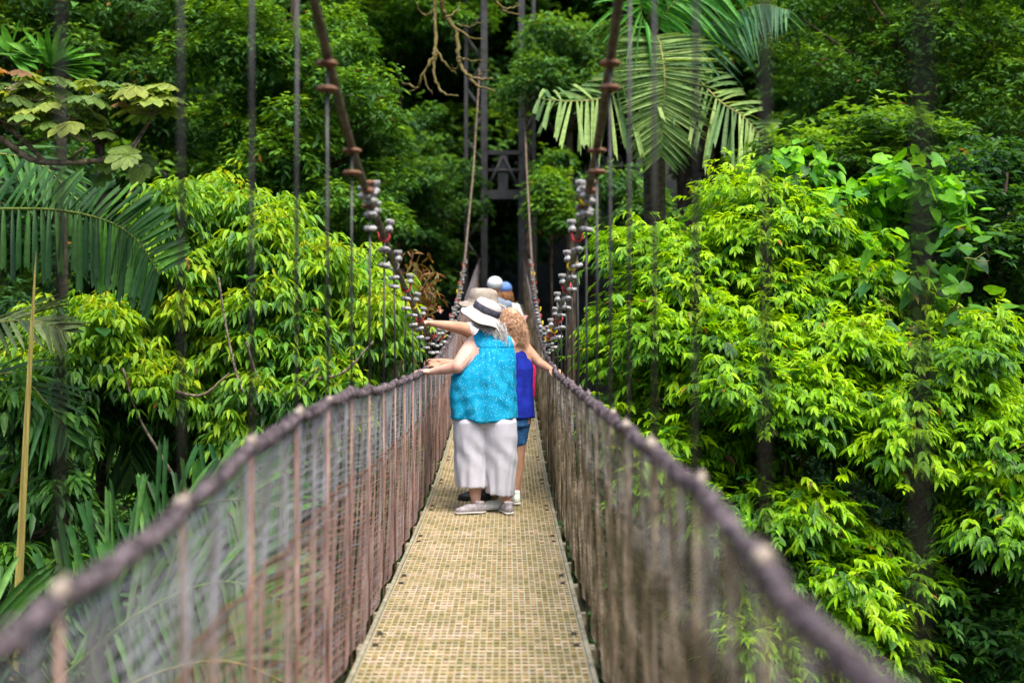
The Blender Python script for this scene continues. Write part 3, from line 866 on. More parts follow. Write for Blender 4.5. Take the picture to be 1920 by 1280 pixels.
# blouse
mb = MB()
loft(mb, [(W(907, 786), .262, .215, 0), (W(907, 770), .260, .215, 0), (W(906, 735), .258, .21, 0), (W(907, 706), .252, .20, 0), (W(914, 692), .224, .185, 0), (W(922, 676), .188, .165, 0), (W(924, 660), .172, .14, 0), (W(924, 646), .162, .118, 0), (W(922, 633), .140, .09, 0), (W(918, 624), .088, .078, 0), (W(916, 618), .070, .070, 0)], 40)
ellipsoid(mb, W(868, 742, .10), (.105, .17, .19)); ellipsoid(mb, W(893, 690, .16), (.10, .10, .12))
for p in (W(896, 643, .02), W(950, 645, .03)): ellipsoid(mb, p, (.044, .078, .070))
def blf(co, no):
    z0 = CZ + (VY - 652) / F * D0; zh = CZ + (VY - 785) / F * D0
    for i in range(len(co)):
        x, y, z = co[i]
        if z < z0 and no[i][1] < 0.2:
            f = min(1, (z0 - z) / .03) * max(0, 1 - (z0 - z) / .38)
            co[i] += no[i] * (.0045 * math.sin(x * 150) * f * math.exp(-((x + .10) / .10) ** 2))
        co[i] += no[i] * (-.006 * math.exp(-((z - z0) / .006) ** 2) * (no[i][1] < .3))
        if z < zh + .22: co[i] += np.array([no[i][0], no[i][1], 0]) * (.012 * (1 - (z - zh) / .22) * math.sin(math.atan2(y - 10.14, x + .185) * 9))
        if z < zh + .10: co[i][2] += .012 * math.sin(x * 16 + 1) * (1 - (z - zh) / .10)
        co[i] += no[i] * (.0022 * math.sin(z * 62 + x * 14 + 3 * math.sin(x * 11)) * math.exp(-((z - zh - .20) / .13) ** 2))
    return co
body('blouse', mb, .0065, M['blouse'], w1, 5, folds(.010, 9, 5, 3, blf))
# trousers
mb = MB()
loft(mb, [(W(908, 806), .20, .12, 0), (W(908, 795), .245, .17, 0), (W(908, 780), .25, .19, 0), (W(908, 760), .23, .19, 0)], 32)
loft(mb, [(W(885, 911, .0), .120, .135, .2), (W(884, 895), .123, .14, .2), (W(883, 850), .132, .155, .1), (W(884, 815), .142, .178, 0), (W(885, 790), .145, .19, 0), (W(886, 770), .12, .16, 0)], 32)
loft(mb, [(W(937, 922, .02), .106, .13, -.1), (W(938, 905, .02), .114, .14, -.1), (W(938, 860, .01), .130, .155, 0), (W(936, 815), .142, .178, 0), (W(934, 790), .145, .19, 0), (W(932, 770), .12, .16, 0)], 32)
def pantf(co, no):
    for i in range(len(co)):
        x, y, z = co[i]; h = (z - (CZ - 1.3)) 
        a = math.atan2(y - 10.14, x - (-.28 if x < -.175 else -.06))
        f = max(0, min(1, (CZ - .85 - z) / .3))
        co[i] += no[i] * (.005 * f * math.sin(a * 8 + z * 5) + .003 * f * math.sin(a * 13 - z * 9)) + no[i] * (.005 * math.sin((z + x * 1.3) * 30) * max(0, 1 - abs(z - (CZ - .98)) / .16))
        if z < CZ - 1.24 and x > -.16: co[i][2] -= (x + .16) * .15
    return co
body('trousers', mb, .006, M['pants'], w1, 4, folds(.0045, 8, 1.2, 9, pantf))
SZ = CZ + float(deck_h(10.1)) + .003
P3 = lambda x, d: np.array([(x - VX) / F * d, d, SZ])
shoe(w1, P3(910, 10.08), P3(858, 10.02), 'shoe', .245, .046, .075)
shoe(w1, P3(956, 9.98), P3(944, 10.2), 'shoe', .245, .046, .075)
h1 = hat('bucket_hat', W(911, 585, .0), nrm([.42, -.17, .88]), .100, .100, .170, .066, 'hatcream', b1, 'band', .009, facing=(-1, .3, 0))
mb = MB(); R = []; E = []
for i in range(620):
    a = rng.uniform(-.25, 1.0)
    rx = 898 + a * 48; R.append(W(rx, 600 + 6 * a, -.085 + .10 * rng.random() ** 2)); E.append(W(rx + rng.normal(4, 3), 614 + 16 * a + rng.uniform(0, 14) * (.35 + a), -.115 + .08 * rng.random()))
strands(mb, R, E, .006, 1.2, .0022, .012)
mb.build('hair', M['greyhair'], b1, True)

# ---- man behind with beige hat
D2 = 10.85; W2 = lambda x, y, dd=0: Q(x, y, D2) + np.array([0, dd, 0])
w2 = thing('person', 'man in beige sun hat and black shoes reaching out, behind the turquoise blouse', 'person', (-.17, 10.85, CZ - 1.45))
mb = MB()
loft(mb, [(W2(915, 780), .17, .13, 0), (W2(915, 740), .17, .13, 0), (W2(915, 700), .165, .125, 0), (W2(914, 640), .18, .12, 0), (W2(913, 625), .15, .10, 0), (W2(911, 612), .06, .06, 0), (W2(909, 590), .055, .055, 0)], 24)
H2 = W2(908, 573, .0); face2 = nrm([-.95, .3, .12]); head(mb, H2, face2, nrm([.1, 0, 1]), 1.02)
s2, e2, r2 = W2(892, 628, 0), W2(860, 612, .0), W2(812, 606, -.35)
capsule(mb, [s2, W2(870, 616, -.1), W2(850, 612, -.2)], [.062, .056, .047]); capsule(mb, [W2(850, 612, -.2), r2], [.047, .026]); hand(mb, r2, [-1, -.25, .05], [0, -.2, -1], [0, -1, 0], .7, 1.0)
s3, e3, r3 = W2(895, 640, -.1), W2(868, 684, -.2), W2(828, 676, -.2)
capsule(mb, [s3, e3], [.058, .046]); capsule(mb, [e3, r3], [.046, .027]); hand(mb, r3, [-1, 0, .03], [0, -.3, -1], [0, -1, 0], .9, 1.05)
capsule(mb, [W2(872, 690, -.35), W2(846, 684, -.3), W2(832, 682, -.27)], [.042, .036, .028]); hand(mb, W2(830, 682, -.27), [-1, .1, .0], [0, .3, -1], [0, -1, 0], 1.1, .95)
for hx, ax in ((900, 912), (932, 928)):
    capsule(mb, [W2(hx, 790), W2(hx + 3, 860)], [.09, .06]); capsule(mb, [W2(hx + 3, 860), W2((hx + ax) / 2 + 3, 890), W2(ax, 925, -.05)], [.06, .058, .037])
b2 = body('body', mb, .006, M['skin_tan'], w2, 5); eyes(H2, face2, b2)
mb = MB()
loft(mb, [(W2(915, 785), .185, .145, 0), (W2(915, 740), .18, .14, 0), (W2(915, 690), .178, .14, 0), (W2(914, 645), .19, .13, 0), (W2(913, 628), .16, .105, 0), (W2(912, 617), .08, .075, 0)], 32)
capsule(mb, [s2, W2(881, 618, -.05)], [.072, .066])
body('shirt', mb, .008, M['white'], w2, 3, folds(.005, 8, 5, 1))
mb = MB(); loft(mb, [(W2(915, 800), .17, .14, 0), (W2(915, 775), .175, .14, 0)], 24)
for hx in (900, 930): capsule(mb, [W2(hx, 800), W2(hx + 2, 866)], [.10, .085])
body('shorts', mb, .008, M['slate'], w2, 3)
SZ2 = CZ + float(deck_h(10.8)) + .006
P3b = lambda x, d, z: np.array([(x - VX) / F * d, d, z])
shoe(w2, P3b(918, 10.78, SZ2), P3b(868, 10.74, SZ2), 'shoeblack', .27, .05, .06, solemat='tread')
shoe(w2, P3b(928, 10.92, SZ2), P3b(878, 10.88, SZ2), 'shoeblack', .27, .05, .06, solemat='tread')
hat('sun_hat', W2(906, 566, 0), nrm([.06, -.10, 1]), .112, .118, .185, .030, 'hatbeige', b2, None, .012, facing=(-1, .1, 0))

# ---- woman in blue tank top
D3 = 10.6; W3 = lambda x, y, dd=0: Q(x, y, D3) + np.array([0, dd, 0])
w3 = thing('person', 'woman with curly strawberry blonde hair and royal blue tank top, hand on the rope', 'person', (.06, 10.6, CZ - 1.46))
mb = MB()
loft(mb, [(W3(962, 795), .15, .12, 0), (W3(962, 770), .155, .125, 0), (W3(962, 725), .14, .11, 0), (W3(963, 690), .15, .11, 0), (W3(966, 660), .150, .10, 0), (W3(966, 645), .12, .085, 0), (W3(962, 630), .055, .055, 0), (W3(959, 612), .05, .05, 0)], 24)
H3 = W3(956, 602, .02); face3 = nrm([-.55, .83, 0]); head(mb, H3, face3, (0, 0, 1), .97)
s, e, r = W3(986, 655, 0), W3(1011, 680, -.02), W3(1032, 692, -.10)
capsule(mb, [W3(970, 652, 0), s], [.05, .055]); capsule(mb, [s, (s + e) / 2, e], [.054, .047, .040]); capsule(mb, [e, (e + r) / 2, r], [.040, .036, .024]); hand(mb, r, [.62, -.75, -.12], [.2, 0, -1], [-1, 0, 0], .6, .9)
s, e, r = W3(944, 655, .02), W3(938, 700, .12), W3(925, 720, .25)
capsule(mb, [s, e], [.05, .038]); capsule(mb, [e, r], [.038, .024]); hand(mb, r, [-.7, .7, 0], [0, 0, -1], [0, 1, 0], .5, .9)
for hx, ax, dd in ((944, 944, 0), (973, 965, .0)):
    capsule(mb, [W3(hx, 795, dd), W3(hx - 2, 855, dd)], [.082, .056]); capsule(mb, [W3(hx - 2, 855, dd), W3(hx - 3, 880, dd + .01), W3(ax, 932, dd)], [.055, .055, .034])
b3 = body('body', mb, .006, M['skin_tan'], w3, 5); eyes(H3, face3, b3)
mb = MB()
loft(mb, [(W3(964, 782), .165, .14, 0), (W3(963, 760), .163, .138, 0), (W3(963, 725), .152, .122, 0), (W3(963, 690), .158, .122, 0), (W3(964, 665), .135, .108, 0), (W3(965, 652), .10, .09, 0)], 32)
for sx_ in (945, 981): tube(mb, [W3(sx_, 660, -.06), W3(sx_ + (4 if sx_ < 960 else -5), 642, 0), W3(sx_, 660, .07)], .014, 8)
body('tank_top', mb, .006, M['blue'], w3, 3, folds(.010, 9, 2.0, 21))
mb = MB()
loft(mb, [(W3(960, 798), .15, .13, 0), (W3(961, 770), .158, .132, 0)], 24)
for hx in (942, 972): capsule(mb, [W3(hx, 798), W3(hx - 2, 826)], [.092, .078])
body('denim_shorts', mb, .008, M['denim'], w3, 2, folds(.004, 10, 8, 2))
SZ3 = CZ + float(deck_h(10.45)) + .005
shoe(w3, P3b(954, 10.26, SZ3), P3b(908, 10.20, SZ3), 'shoewhite', .25, .047, .09)
shoe(w3, P3b(970, 10.46, SZ3), P3b(956, 10.68, SZ3 + .01), 'shoewhite', .25, .047, .09)
mb = MB(); R = []; E = []
for i in range(1300):
    a = rng.uniform(0, 1); b = rng.random()
    R.append(W3(940 + 26 * a, 584 + 22 * b + 4 * a, -.09 + .1 * rng.random())); E.append(W3(947 + 44 * a + rng.normal(0, 2.5), 622 + 12 * a + rng.uniform(-14, 20), -.13 + .09 * rng.random()))
strands(mb, R, E, .0065, 3.2, .0017, .024, 14)
for i in range(420):
    o = rvec(1)[0]; o[2] = abs(o[2]) * .8 + .1; o[1] -= .2; o = nrm(o)
    if o @ face3 > .55: continue
    p = H3 + [0, 0, .02] + o * .095; R = [p]; E = [p + np.array([o[0] * .05, o[1] * .03 - .02, -.09])]
    strands(mb, R, E, .009, 2.2, .0024, .01, 9)
mb.build('hair', M['gingerhair'], b3, True)
# pink backpack worn on the far side
pk = thing('backpack', 'hot pink backpack showing past the side of the royal blue tank top', 'backpack', W3(982, 760, .2))
mb = MB()
loft(mb, [(W3(981, 755, .22), .075, .07, 0), (W3(982, 748, .22), .095, .085, 0), (W3(984, 700, .22), .098, .09, 0), (W3(983, 665, .21), .08, .075, 0), (W3(975, 652, .2), .04, .045, 0)], 24)
body('bag', mb, .008, M['pink'], pk, 2, folds(.004, 8, 6, 5))
mb = MB(); tube(mb, spline([W3(990, 700, .16), W3(992, 660, .10), W3(986, 645, .03), W3(978, 648, .10), W3(976, 660, .2)], 4), .012, 8)
mb.build('strap', M['pink'], pk, True)

# ---- two people further along
def far_person(lbl, x, d, ytop, turn, skin, shirt, pants, cap, hair, arm):
    S = F / d; T = lambda px, py, dd=0: Q(px, py, d) + np.array([0, dd, 0])
    zb = CZ + float(deck_h(d)) + .012; top = CZ + (VY - ytop) / F * d; h = top - zb
    X = (x - VX) / F * d; k = h / 1.72
    G = lambda u, v, z: np.array([X + u * k, d + v * k, zb + z * k])
    t = thing('person', lbl, 'person', (X, d, zb))
    mb = MB()
    loft(mb, [(G(0, 0, .78), .15 * k, .11 * k, 0), (G(0, 0, .95), .155 * k, .12 * k, 0), (G(0, 0, 1.12), .14 * k, .105 * k, 0), (G(0, 0, 1.3), .165 * k, .11 * k, 0), (G(0, 0, 1.4), .15 * k, .09 * k, 0), (G(0, 0, 1.45), .055 * k, .055 * k, 0), (G(0, 0, 1.54), .05 * k, .05 * k, 0)], 20)
    Hh = G(0, 0, 1.60); head(mb, Hh, turn, (0, 0, 1), k)
    for sg in (-1, 1):
        capsule(mb, [G(sg * .085, 0, .88), G(sg * .09, 0, .48), G(sg * .09, .02, .09)], [.085 * k, .055 * k, .036 * k])
        if arm and arm[0] == sg: el, wr = G(*arm[1]), G(*arm[2])
        else: el, wr = G(sg * .23, .02, 1.08), G(sg * .22, .1, .86)
        capsule(mb, [G(sg * .17, 0, 1.36), el], [.05 * k, .037 * k]); capsule(mb, [el, wr], [.037 * k, .023 * k]); hand(mb, wr, wr - el, [0, .5, -.8], [0, 1, 0.1], .5, .9)
    b = body('body', mb, .009, M[skin], t, 4); eyes(Hh, turn, b)
    mb = MB(); loft(mb, [(G(0, 0, .86), .175 * k, .135 * k, 0), (G(0, 0, 1.12), .158 * k, .125 * k, 0), (G(0, 0, 1.3), .178 * k, .125 * k, 0), (G(0, 0, 1.41), .15 * k, .095 * k, 0), (G(0, 0, 1.46), .07 * k, .07 * k, 0)], 24)
    for sg in (-1, 1):
        el = G(*arm[1]) if arm and arm[0] == sg else G(sg * .23, .02, 1.08)
        a = G(sg * .17, 0, 1.36); capsule(mb, [a, a * .45 + el * .55], [.062 * k, .055 * k])
    body('shirt', mb, .01, M[shirt], t, 2)
    mb = MB(); loft(mb, [(G(0, 0, .8), .16 * k, .12 * k, 0), (G(0, 0, .98), .16 * k, .125 * k, 0)], 20)
    for sg in (-1, 1): capsule(mb, [G(sg * .085, 0, .86), G(sg * .09, 0, .35)], [.095 * k, .07 * k])
    body('trousers', mb, .01, M[pants], t, 2)
    for sg in (-1, 1): shoe(t, G(sg * .09, -.06, -.01), G(sg * .1, .2, -.01), 'shoeblack', .26, .046, .06)
    mb = MB(); R_ = rot_to(turn)
    c = G(0, 0, 1.645)
    V = MB(); ellipsoid(mb, c, (.12 * k, .108 * k, .10 * k), R_)
    ellipsoid(mb, c + R_ @ np.array([.12, 0, -.03]) * k, (.075 * k, .07 * k, .010 * k), R_)
    body('cap', mb, .008, M[cap], b, 2)
    if hair:
        mb = MB(); R = []; E = []
        for i in range(160):
            o = rvec(1)[0]; o[2] = abs(o[2]) * .3 - .1; o = nrm(o)
            if o @ nrm(turn) > .5: continue
            p = Hh + o * .093 * k; R.append(p); E.append(p + np.array([o[0] * .03, o[1] * .03, -.13]))
        strands(mb, R, E, .008, 1, .006, .01, 6); mb.build('hair', M[hair], b, True)
far_person('person in a white cap and slate shirt standing further along the bridge', 928, 17.0, 521, nrm([-.3, 1, 0]), 'skin_tan', 'slate', 'denim', 'white', None, (1, (.21, .1, 1.1), (.18, .3, 1.15)))
far_person('person in a blue cap with ginger hair and pale shirt, further along the bridge', 947, 17.7, 531, nrm([.2, 1, 0]), 'skin', 'white', 'slate', 'capblue', 'redhair', (1, (.27, -.03, 1.12), (.30, .16, 1.20)))

# ------------------------------------------------------------------ vegetation
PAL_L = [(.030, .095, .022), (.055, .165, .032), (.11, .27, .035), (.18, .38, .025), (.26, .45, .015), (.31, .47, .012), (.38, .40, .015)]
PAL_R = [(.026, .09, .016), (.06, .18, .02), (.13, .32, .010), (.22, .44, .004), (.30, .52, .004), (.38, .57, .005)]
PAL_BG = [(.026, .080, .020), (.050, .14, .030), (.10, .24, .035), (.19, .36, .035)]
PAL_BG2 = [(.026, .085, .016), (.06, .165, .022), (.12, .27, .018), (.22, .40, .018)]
PAL_DK = [(.018, .060, .020), (.032, .10, .030), (.06, .16, .04)]

def plant(name, label, cat, base, C, R, nsp, kind, pal, trunk_r=.05, nlimb=None, flat=.6, size=1, ybias=0, mat='leaf', barkm='bark', inner=.25, group=None, extra=None, yspread=.5):
    base = np.asarray(base, float); base[2] = float(ground_z(base[0], base[1]))
    t = thing(name, label, cat, base, group)
    mb = MB(); top = C.mean(0); hi = C[:, 2].max()
    trunk = spline([base, [base[0] + .1, base[1], base[2] + (hi - base[2]) * .45], [base[0] * .7 + top[0] * .3, base[1] * .7 + top[1] * .3, base[2] + (hi - base[2]) * .8], [top[0], top[1], hi - .1]], 5)
    tube(mb, trunk, np.linspace(trunk_r, trunk_r * .25, len(trunk)), 10, caps=False)
    idx = range(len(C)) if nlimb is None else rng.choice(len(C), min(nlimb, len(C)), replace=False)
    for i in idx:
        c = C[i]; dd = np.linalg.norm((trunk - c)[:, :2], axis=1) ; zz = c[2] - .45 * dd - .2
        j = int(np.argmin(np.abs(trunk[:, 2] - (c[2] - .45 * np.linalg.norm(top[:2] - c[:2]) - .25))))
        h = trunk[j]; m = (h + c) / 2 + rng.normal(0, .07, 3) + [0, 0, -.1]
        pts = spline([h, m, c], 4); tube(mb, pts, np.linspace(trunk_r * .38, .006, len(pts)), 5, caps=False)
        for q in range(3):
            e = c + nrm(rng.normal(size=3) * [1, 1, .5]) * R[i] * .8; tube(mb, [c, (c + e) / 2 + rng.normal(0, .02, 3), e], [.007, .005, .003], 4, caps=False)
    mb.build('trunk', M[barkm], t, True)
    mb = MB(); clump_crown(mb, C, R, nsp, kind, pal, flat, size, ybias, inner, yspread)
    if extra: extra(mb)
    mb.build('crown', M[mat], t)
    return t

# left shrub tree with drooping leaves and orange young tips
polyL = [(275, 365), (340, 372), (420, 382), (505, 412), (560, 465), (640, 488), (705, 520), (728, 590), (730, 660), (700, 720), (620, 790), (520, 800), (430, 850), (330, 800), (250, 770), (160, 790), (40, 760), (80, 640), (150, 560), (240, 580), (300, 560), (300, 480)]
C, R = mass_centres(polyL, lambda x, y: 10.5 + (700 - y) / 700 * 1.2, 135, 1.7, .16, .32)
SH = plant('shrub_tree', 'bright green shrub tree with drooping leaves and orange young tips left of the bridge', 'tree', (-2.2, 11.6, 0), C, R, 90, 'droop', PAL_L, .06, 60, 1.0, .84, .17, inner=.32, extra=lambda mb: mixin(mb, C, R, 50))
stm = MB()
for pl_ in ([(410, 520), (425, 620), (450, 720), (490, 790), (530, 860)], [(462, 640), (480, 700), (510, 760), (540, 850)], [(230, 690), (260, 780), (300, 850), (330, 900)], [(600, 690), (570, 720), (540, 760), (520, 800)], [(430, 700), (380, 740), (330, 735)], [(700, 640), (640, 700), (560, 712)]):
    pts = spline([Q(x, y, 10.25 + .02 * i_) for i_, (x, y) in enumerate(pl_)], 5); tube(stm, pts, np.linspace(.009, .016, len(pts)), 6)
stm.build('stems', M['bark_pale'], SH, True)
C, R = mass_centres([(0, 760), (120, 800), (180, 860), (150, 960), (60, 1000), (160, 1020), (130, 1090), (0, 1060)], lambda x, y: 9.6, 16, 1.2, .14, .26)
plant('shrub', 'dull green shrub with long drooping leaves at the lower left edge behind the dry blade', 'shrub', (-3.9, 10.3, 0), C, R, 36, 'droop', PAL_L[:4], .03, 12, .7, 1.05, .12)
C, R = mass_centres([(230, 880), (300, 830), (380, 800), (460, 770), (620, 740), (700, 720), (640, 790), (500, 850), (400, 900), (330, 960)], lambda x, y: 12.2, 34, 1.2, .18, .32)
plant('shrub', 'low leafy shrub showing over the left rope beneath the shrub tree', 'shrub', (-2.4, 12.4, 0), C, R, 46, 'whorl', PAL_BG2, .03, 14, .9, 1.1, .1)

# right bright shrub: compound drooping leaves
polyR1 = [(1205, 470), (1260, 455), (1310, 425), (1380, 385), (1470, 375), (1550, 430), (1640, 520), (1760, 600), (1860, 640), (1900, 760), (1760, 740), (1620, 780), (1560, 830), (1440, 800), (1380, 760), (1280, 740), (1180, 720), (1130, 680), (1150, 620), (1190, 560)]
C, R = mass_centres(polyR1, lambda x, y: 9.9 + (720 - y) / 300 * 1.1, 170, 1.6, .13, .33)
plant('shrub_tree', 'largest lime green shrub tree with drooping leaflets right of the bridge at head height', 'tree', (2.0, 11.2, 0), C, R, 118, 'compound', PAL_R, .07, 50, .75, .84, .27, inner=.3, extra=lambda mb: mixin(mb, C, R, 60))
polyR2 = [(1180, 800), (1260, 780), (1380, 820), (1480, 900), (1560, 970), (1600, 1010), (1700, 1080), (1760, 1180), (1700, 1290), (1460, 1320), (1360, 1160), (1330, 1010), (1260, 930), (1190, 850)]
C, R = mass_centres(polyR2, lambda x, y: 9.2 + (1200 - y) / 400 * .8, 95, 1.7, .13, .32)
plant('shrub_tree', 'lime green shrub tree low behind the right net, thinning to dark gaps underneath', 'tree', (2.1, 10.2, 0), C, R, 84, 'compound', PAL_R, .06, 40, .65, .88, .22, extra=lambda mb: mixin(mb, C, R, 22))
polyR3 = [(1560, 700), (1700, 760), (1820, 760), (1960, 760), (1960, 1060), (1860, 1060), (1820, 980), (1700, 900), (1620, 850), (1540, 800)]
C, R = mass_centres(polyR3, lambda x, y: 9.4 + (1000 - y) / 400 * .8, 80, 1.5, .13, .32)
plant('shrub_tree', 'lime green shrub tree at the right edge below the heart shaped climbing leaves', 'tree', (3.3, 10.4, 0), C, R, 84, 'compound', PAL_R, .06, 40, .65, .88, .24, extra=lambda mb: mixin(mb, C, R, 30))
C, R = mass_centres([(1760, 1080), (1930, 1050), (1960, 1300), (1700, 1300)], lambda x, y: 9.6, 26, 1.6, .18, .32)
plant('shrub', 'dark green small leaved shrub in the bottom right corner', 'shrub', (3.9, 10.6, 0), C, R, 46, 'whorl', PAL_L[:4], .04, 16, .6, .95, .0)

# broad leaved plant above
C, R = mass_centres([(1490, 300), (1590, 290), (1700, 320), (1780, 350), (1800, 430), (1760, 470), (1600, 480), (1500, 450), (1420, 430), (1440, 360)], lambda x, y: 11.2, 26, .9, .2, .34)
plant('broadleaf_shrub', 'broad leaved shrub with bright upturned top leaves above the lime green mass', 'shrub', (2.9, 12.0, 0), C, R, 55, 'heart', [(.03, .12, .03), (.05, .19, .03), (.10, .31, .015), (.17, .45, .008), (.22, .50, .008)], .04, 18, .5, .85, .22, barkm='bark')
C, R = mass_centres([(1640, 500), (1740, 470), (1830, 480), (1880, 540), (1880, 640), (1800, 700), (1700, 700), (1640, 620)], lambda x, y: 10.3, 22, .9, .18, .3)
plant('climbing_vine', 'climbing vine with large heart shaped leaves draped at the right of the lime green shrubs', 'vine', (3.2, 10.9, 0), C, R, 9, 'heart', [(.03, .11, .03), (.045, .15, .03), (.09, .26, .02), (.15, .38, .015)], .03, 18, .8, .95, .1, barkm='twig_green')
C, R = mass_centres([(1800, 330), (1960, 290), (1960, 720), (1880, 720), (1800, 620), (1790, 440)], lambda x, y: 11.5, 42, 1.8, .2, .36)
plant('shrub_tree', 'dark glossy small leaved tree at the right edge of the view', 'tree', (4.6, 12.6, 0), C, R, 62, 'whorl', [(.012, .05, .012), (.022, .085, .018), (.05, .15, .02), (.11, .24, .02)], .07, 30, .6, .95, .1)
C, R = mass_centres([(1400, 330), (1500, 260), (1620, 230), (1740, 250), (1800, 280), (1760, 340), (1600, 330), (1500, 340), (1440, 400)], lambda x, y: 14.0, 34, 1.8, .25, .45)
plant('shrub_tree', 'fine leaved mid green tree behind the broad leaved shrub, upper right', 'tree', (4.0, 15, 0), C, R, 80, 'whorl', PAL_BG2, .08, 20, .6, 1.0, .15)
# fine foliage wall upper right
C, R = mass_centres([(1440, -60), (1960, -60), (1960, 330), (1800, 260), (1700, 240), (1560, 260), (1480, 160)], lambda x, y: 16.5, 48, 3.0, .35, .65)
plant('forest_tree', 'tall fine leaved tree filling the upper right corner', 'tree', (6.0, 18.5, 0), C, R, 150, 'far', PAL_BG2, .16, 24, .65, .68, .02, 'leaf_far')

# left background: vine draped trees
C, R = mass_centres([(330, -60), (560, -60), (700, 120), (720, 330), (760, 460), (700, 560), (560, 520), (480, 420), (400, 380), (350, 200)], lambda x, y: 17.0, 58, 3.0, .3, .6)
plant('forest_tree', 'leafy vine draped tree behind the left hangers, bright green down its right side', 'tree', (-3.4, 19.5, 0), C, R, 130, 'far', PAL_BG2, .18, 24, .75, .85, .12, 'leaf_far')
C, R = mass_centres([(-60, -60), (360, -60), (340, 60), (330, 330), (250, 200), (100, 90), (-60, 80)], lambda x, y: 19.0, 46, 3.0, .35, .65)
plant('forest_tree', 'shaded leafy tree in the upper left corner behind the fan of palm leaflets', 'tree', (-6.8, 21.5, 0), C, R, 130, 'far', PAL_BG, .18, 20, .7, .85, .15, 'leaf_far')
C, R = mass_centres([(-80, 330), (260, 330), (300, 700), (200, 1000), (-80, 1100)], lambda x, y: 15.0, 40, 4, .4, .7)
plant('forest_tree', 'dark tree in deep shade behind the big palm frond on the left', 'tree', (-6.0, 18.0, 0), C, R, 90, 'far', PAL_DK, .16, 16, .7, 1.0, -.1, 'leaf_far')
C, R = mass_centres([(200, 900), (760, 740), (800, 1000), (700, 1300), (100, 1300)], lambda x, y: 14.0, 36, 4, .4, .7)
plant('undergrowth_tree', 'dark leafy treetop far below the left side of the deck', 'tree', (-2.6, 16.0, 0), C, R, 80, 'far', PAL_BG, .12, 16, .7, 1.0, -.05, 'leaf_far')
C, R = mass_centres([(1120, 760), (1400, 800), (1900, 900), (1960, 1300), (1200, 1300)], lambda x, y: 13.5, 44, 4, .4, .7)
plant('undergrowth_tree', 'dark leafy treetop far below the right side of the deck', 'tree', (3.2, 15.5, 0), C, R, 80, 'far', PAL_DK, .12, 16, .7, 1.0, -.05, 'leaf_far')
# centre background
C, R = mass_centres([(620, 130), (760, 190), (830, 260), (880, 380), (860, 470), (800, 540), (700, 480), (640, 300)], lambda x, y: 27, 40, 3.0, .35, .7)
plant('forest_tree', 'shadowy tree with layered branches left of the far tower', 'tree', (-4.0, 29.5, 0), C, R, 100, 'far', PAL_BG, .16, 24, .45, .95, .0, 'leaf_far')
C, R = mass_centres([(1000, 60), (1160, 60), (1180, 200), (1060, 180), (980, 240), (990, 150)], lambda x, y: 27, 24, 3.0, .4, .7)
plant('forest_tree', 'leafy tree over the right of the far tower behind the palm', 'tree', (1.4, 30.0, 0), C, R, 110, 'far', PAL_BG, .16, 14, .45, .95, .12, 'leaf_far')
C, R = mass_centres([(985, 290), (1040, 300), (1080, 400), (1060, 450), (1000, 400)], lambda x, y: 25, 9, 2.0, .3, .45)
plant('sapling', 'small bright leaved sapling beside the right cable near the far tower', 'sapling', (.9, 27, 0), C, R, 100, 'far', PAL_BG2, .05, 9, .5, .95, .15, 'leaf_far')
C, R = mass_centres([(1120, 330), (1230, 360), (1300, 380), (1260, 470), (1150, 440)], lambda x, y: 22, 12, 2.0, .3, .45)
plant('sapling', 'shaded sapling under the palm fronds right of the bridge', 'sapling', (2.4, 24, 0), C, R, 80, 'far', PAL_BG, .05, 9, .5, .95, .1, 'leaf_far')
C, R = mass_centres([(600, -60), (900, -60), (870, 60), (740, 120), (640, 100)], lambda x, y: 30, 26, 3.0, .5, .8)
plant('forest_tree', 'dark tree crown behind the hanging mossy branches at the top', 'tree', (-2.9, 33.5, 0), C, R, 130, 'far', PAL_BG2, .18, 14, .5, 1.1, .1, 'leaf_far')

# deep forest behind: three crown types shared by copies
def crown_proto(nm, pal, seed):
    C = rvec(60) * rng.uniform(.55, 1, (60, 1)) * np.array([3.6, 3.0, 4.4]); R = rng.uniform(.7, 1.25, 60)
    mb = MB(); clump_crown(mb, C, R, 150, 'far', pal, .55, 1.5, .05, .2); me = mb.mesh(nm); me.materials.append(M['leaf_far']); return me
crowns = [crown_proto('deep_crown_a', PAL_BG2, 1), crown_proto('deep_crown_b', PAL_BG2, 2), crown_proto('deep_crown_c', PAL_BG, 3)]
def trunk_mesh(h, r):
    mb = MB(); tube(mb, spline([(0, 0, -1), (.15, 0, h * .4), (-.1, .1, h * .75), (0, 0, h)], 4), np.linspace(r, r * .5, 13), 10, caps=False)
    me = mb.mesh('deep_trunk', None, True); me.materials.append(M['bark']); return me
spots = [(-13, 27), (-9, 31), (-5.2, 36), (5.5, 35), (9.5, 30), (13, 26), (-12, 38), (-7, 43), (-1.5, 42), (4, 43), (9, 40), (15, 36), (-17, 33), (0.5, 50), (-11, 20), (12, 19.5), (-4, 52), (6, 52), (-16, 14), (15, 12)]
for i, (x, y) in enumerate(spots):
    gz = float(ground_z(x, y))
    t = thing('forest_tree', 'dark crowned forest tree in the deep shade behind the nearer foliage', 'tree', (x, y, gz), 'dark trees of the deep forest')
    hc = max(CZ + 3.5 - gz, 7.0) + rng.uniform(-.8, 1.0) + (3.5 if i % 3 == 0 else 0)
    a = bpy.data.objects.new('trunk', trunk_mesh(hc, .22)); COL.objects.link(a); a.parent = t
    c = bpy.data.objects.new('crown', crowns[i % 3]); COL.objects.link(c); c.parent = t; c.location = (0, 0, hc); c.rotation_euler = (0, 0, rng.uniform(0, 6.28))
    s = rng.uniform(.95, 1.3); c.scale = (s, s, s)
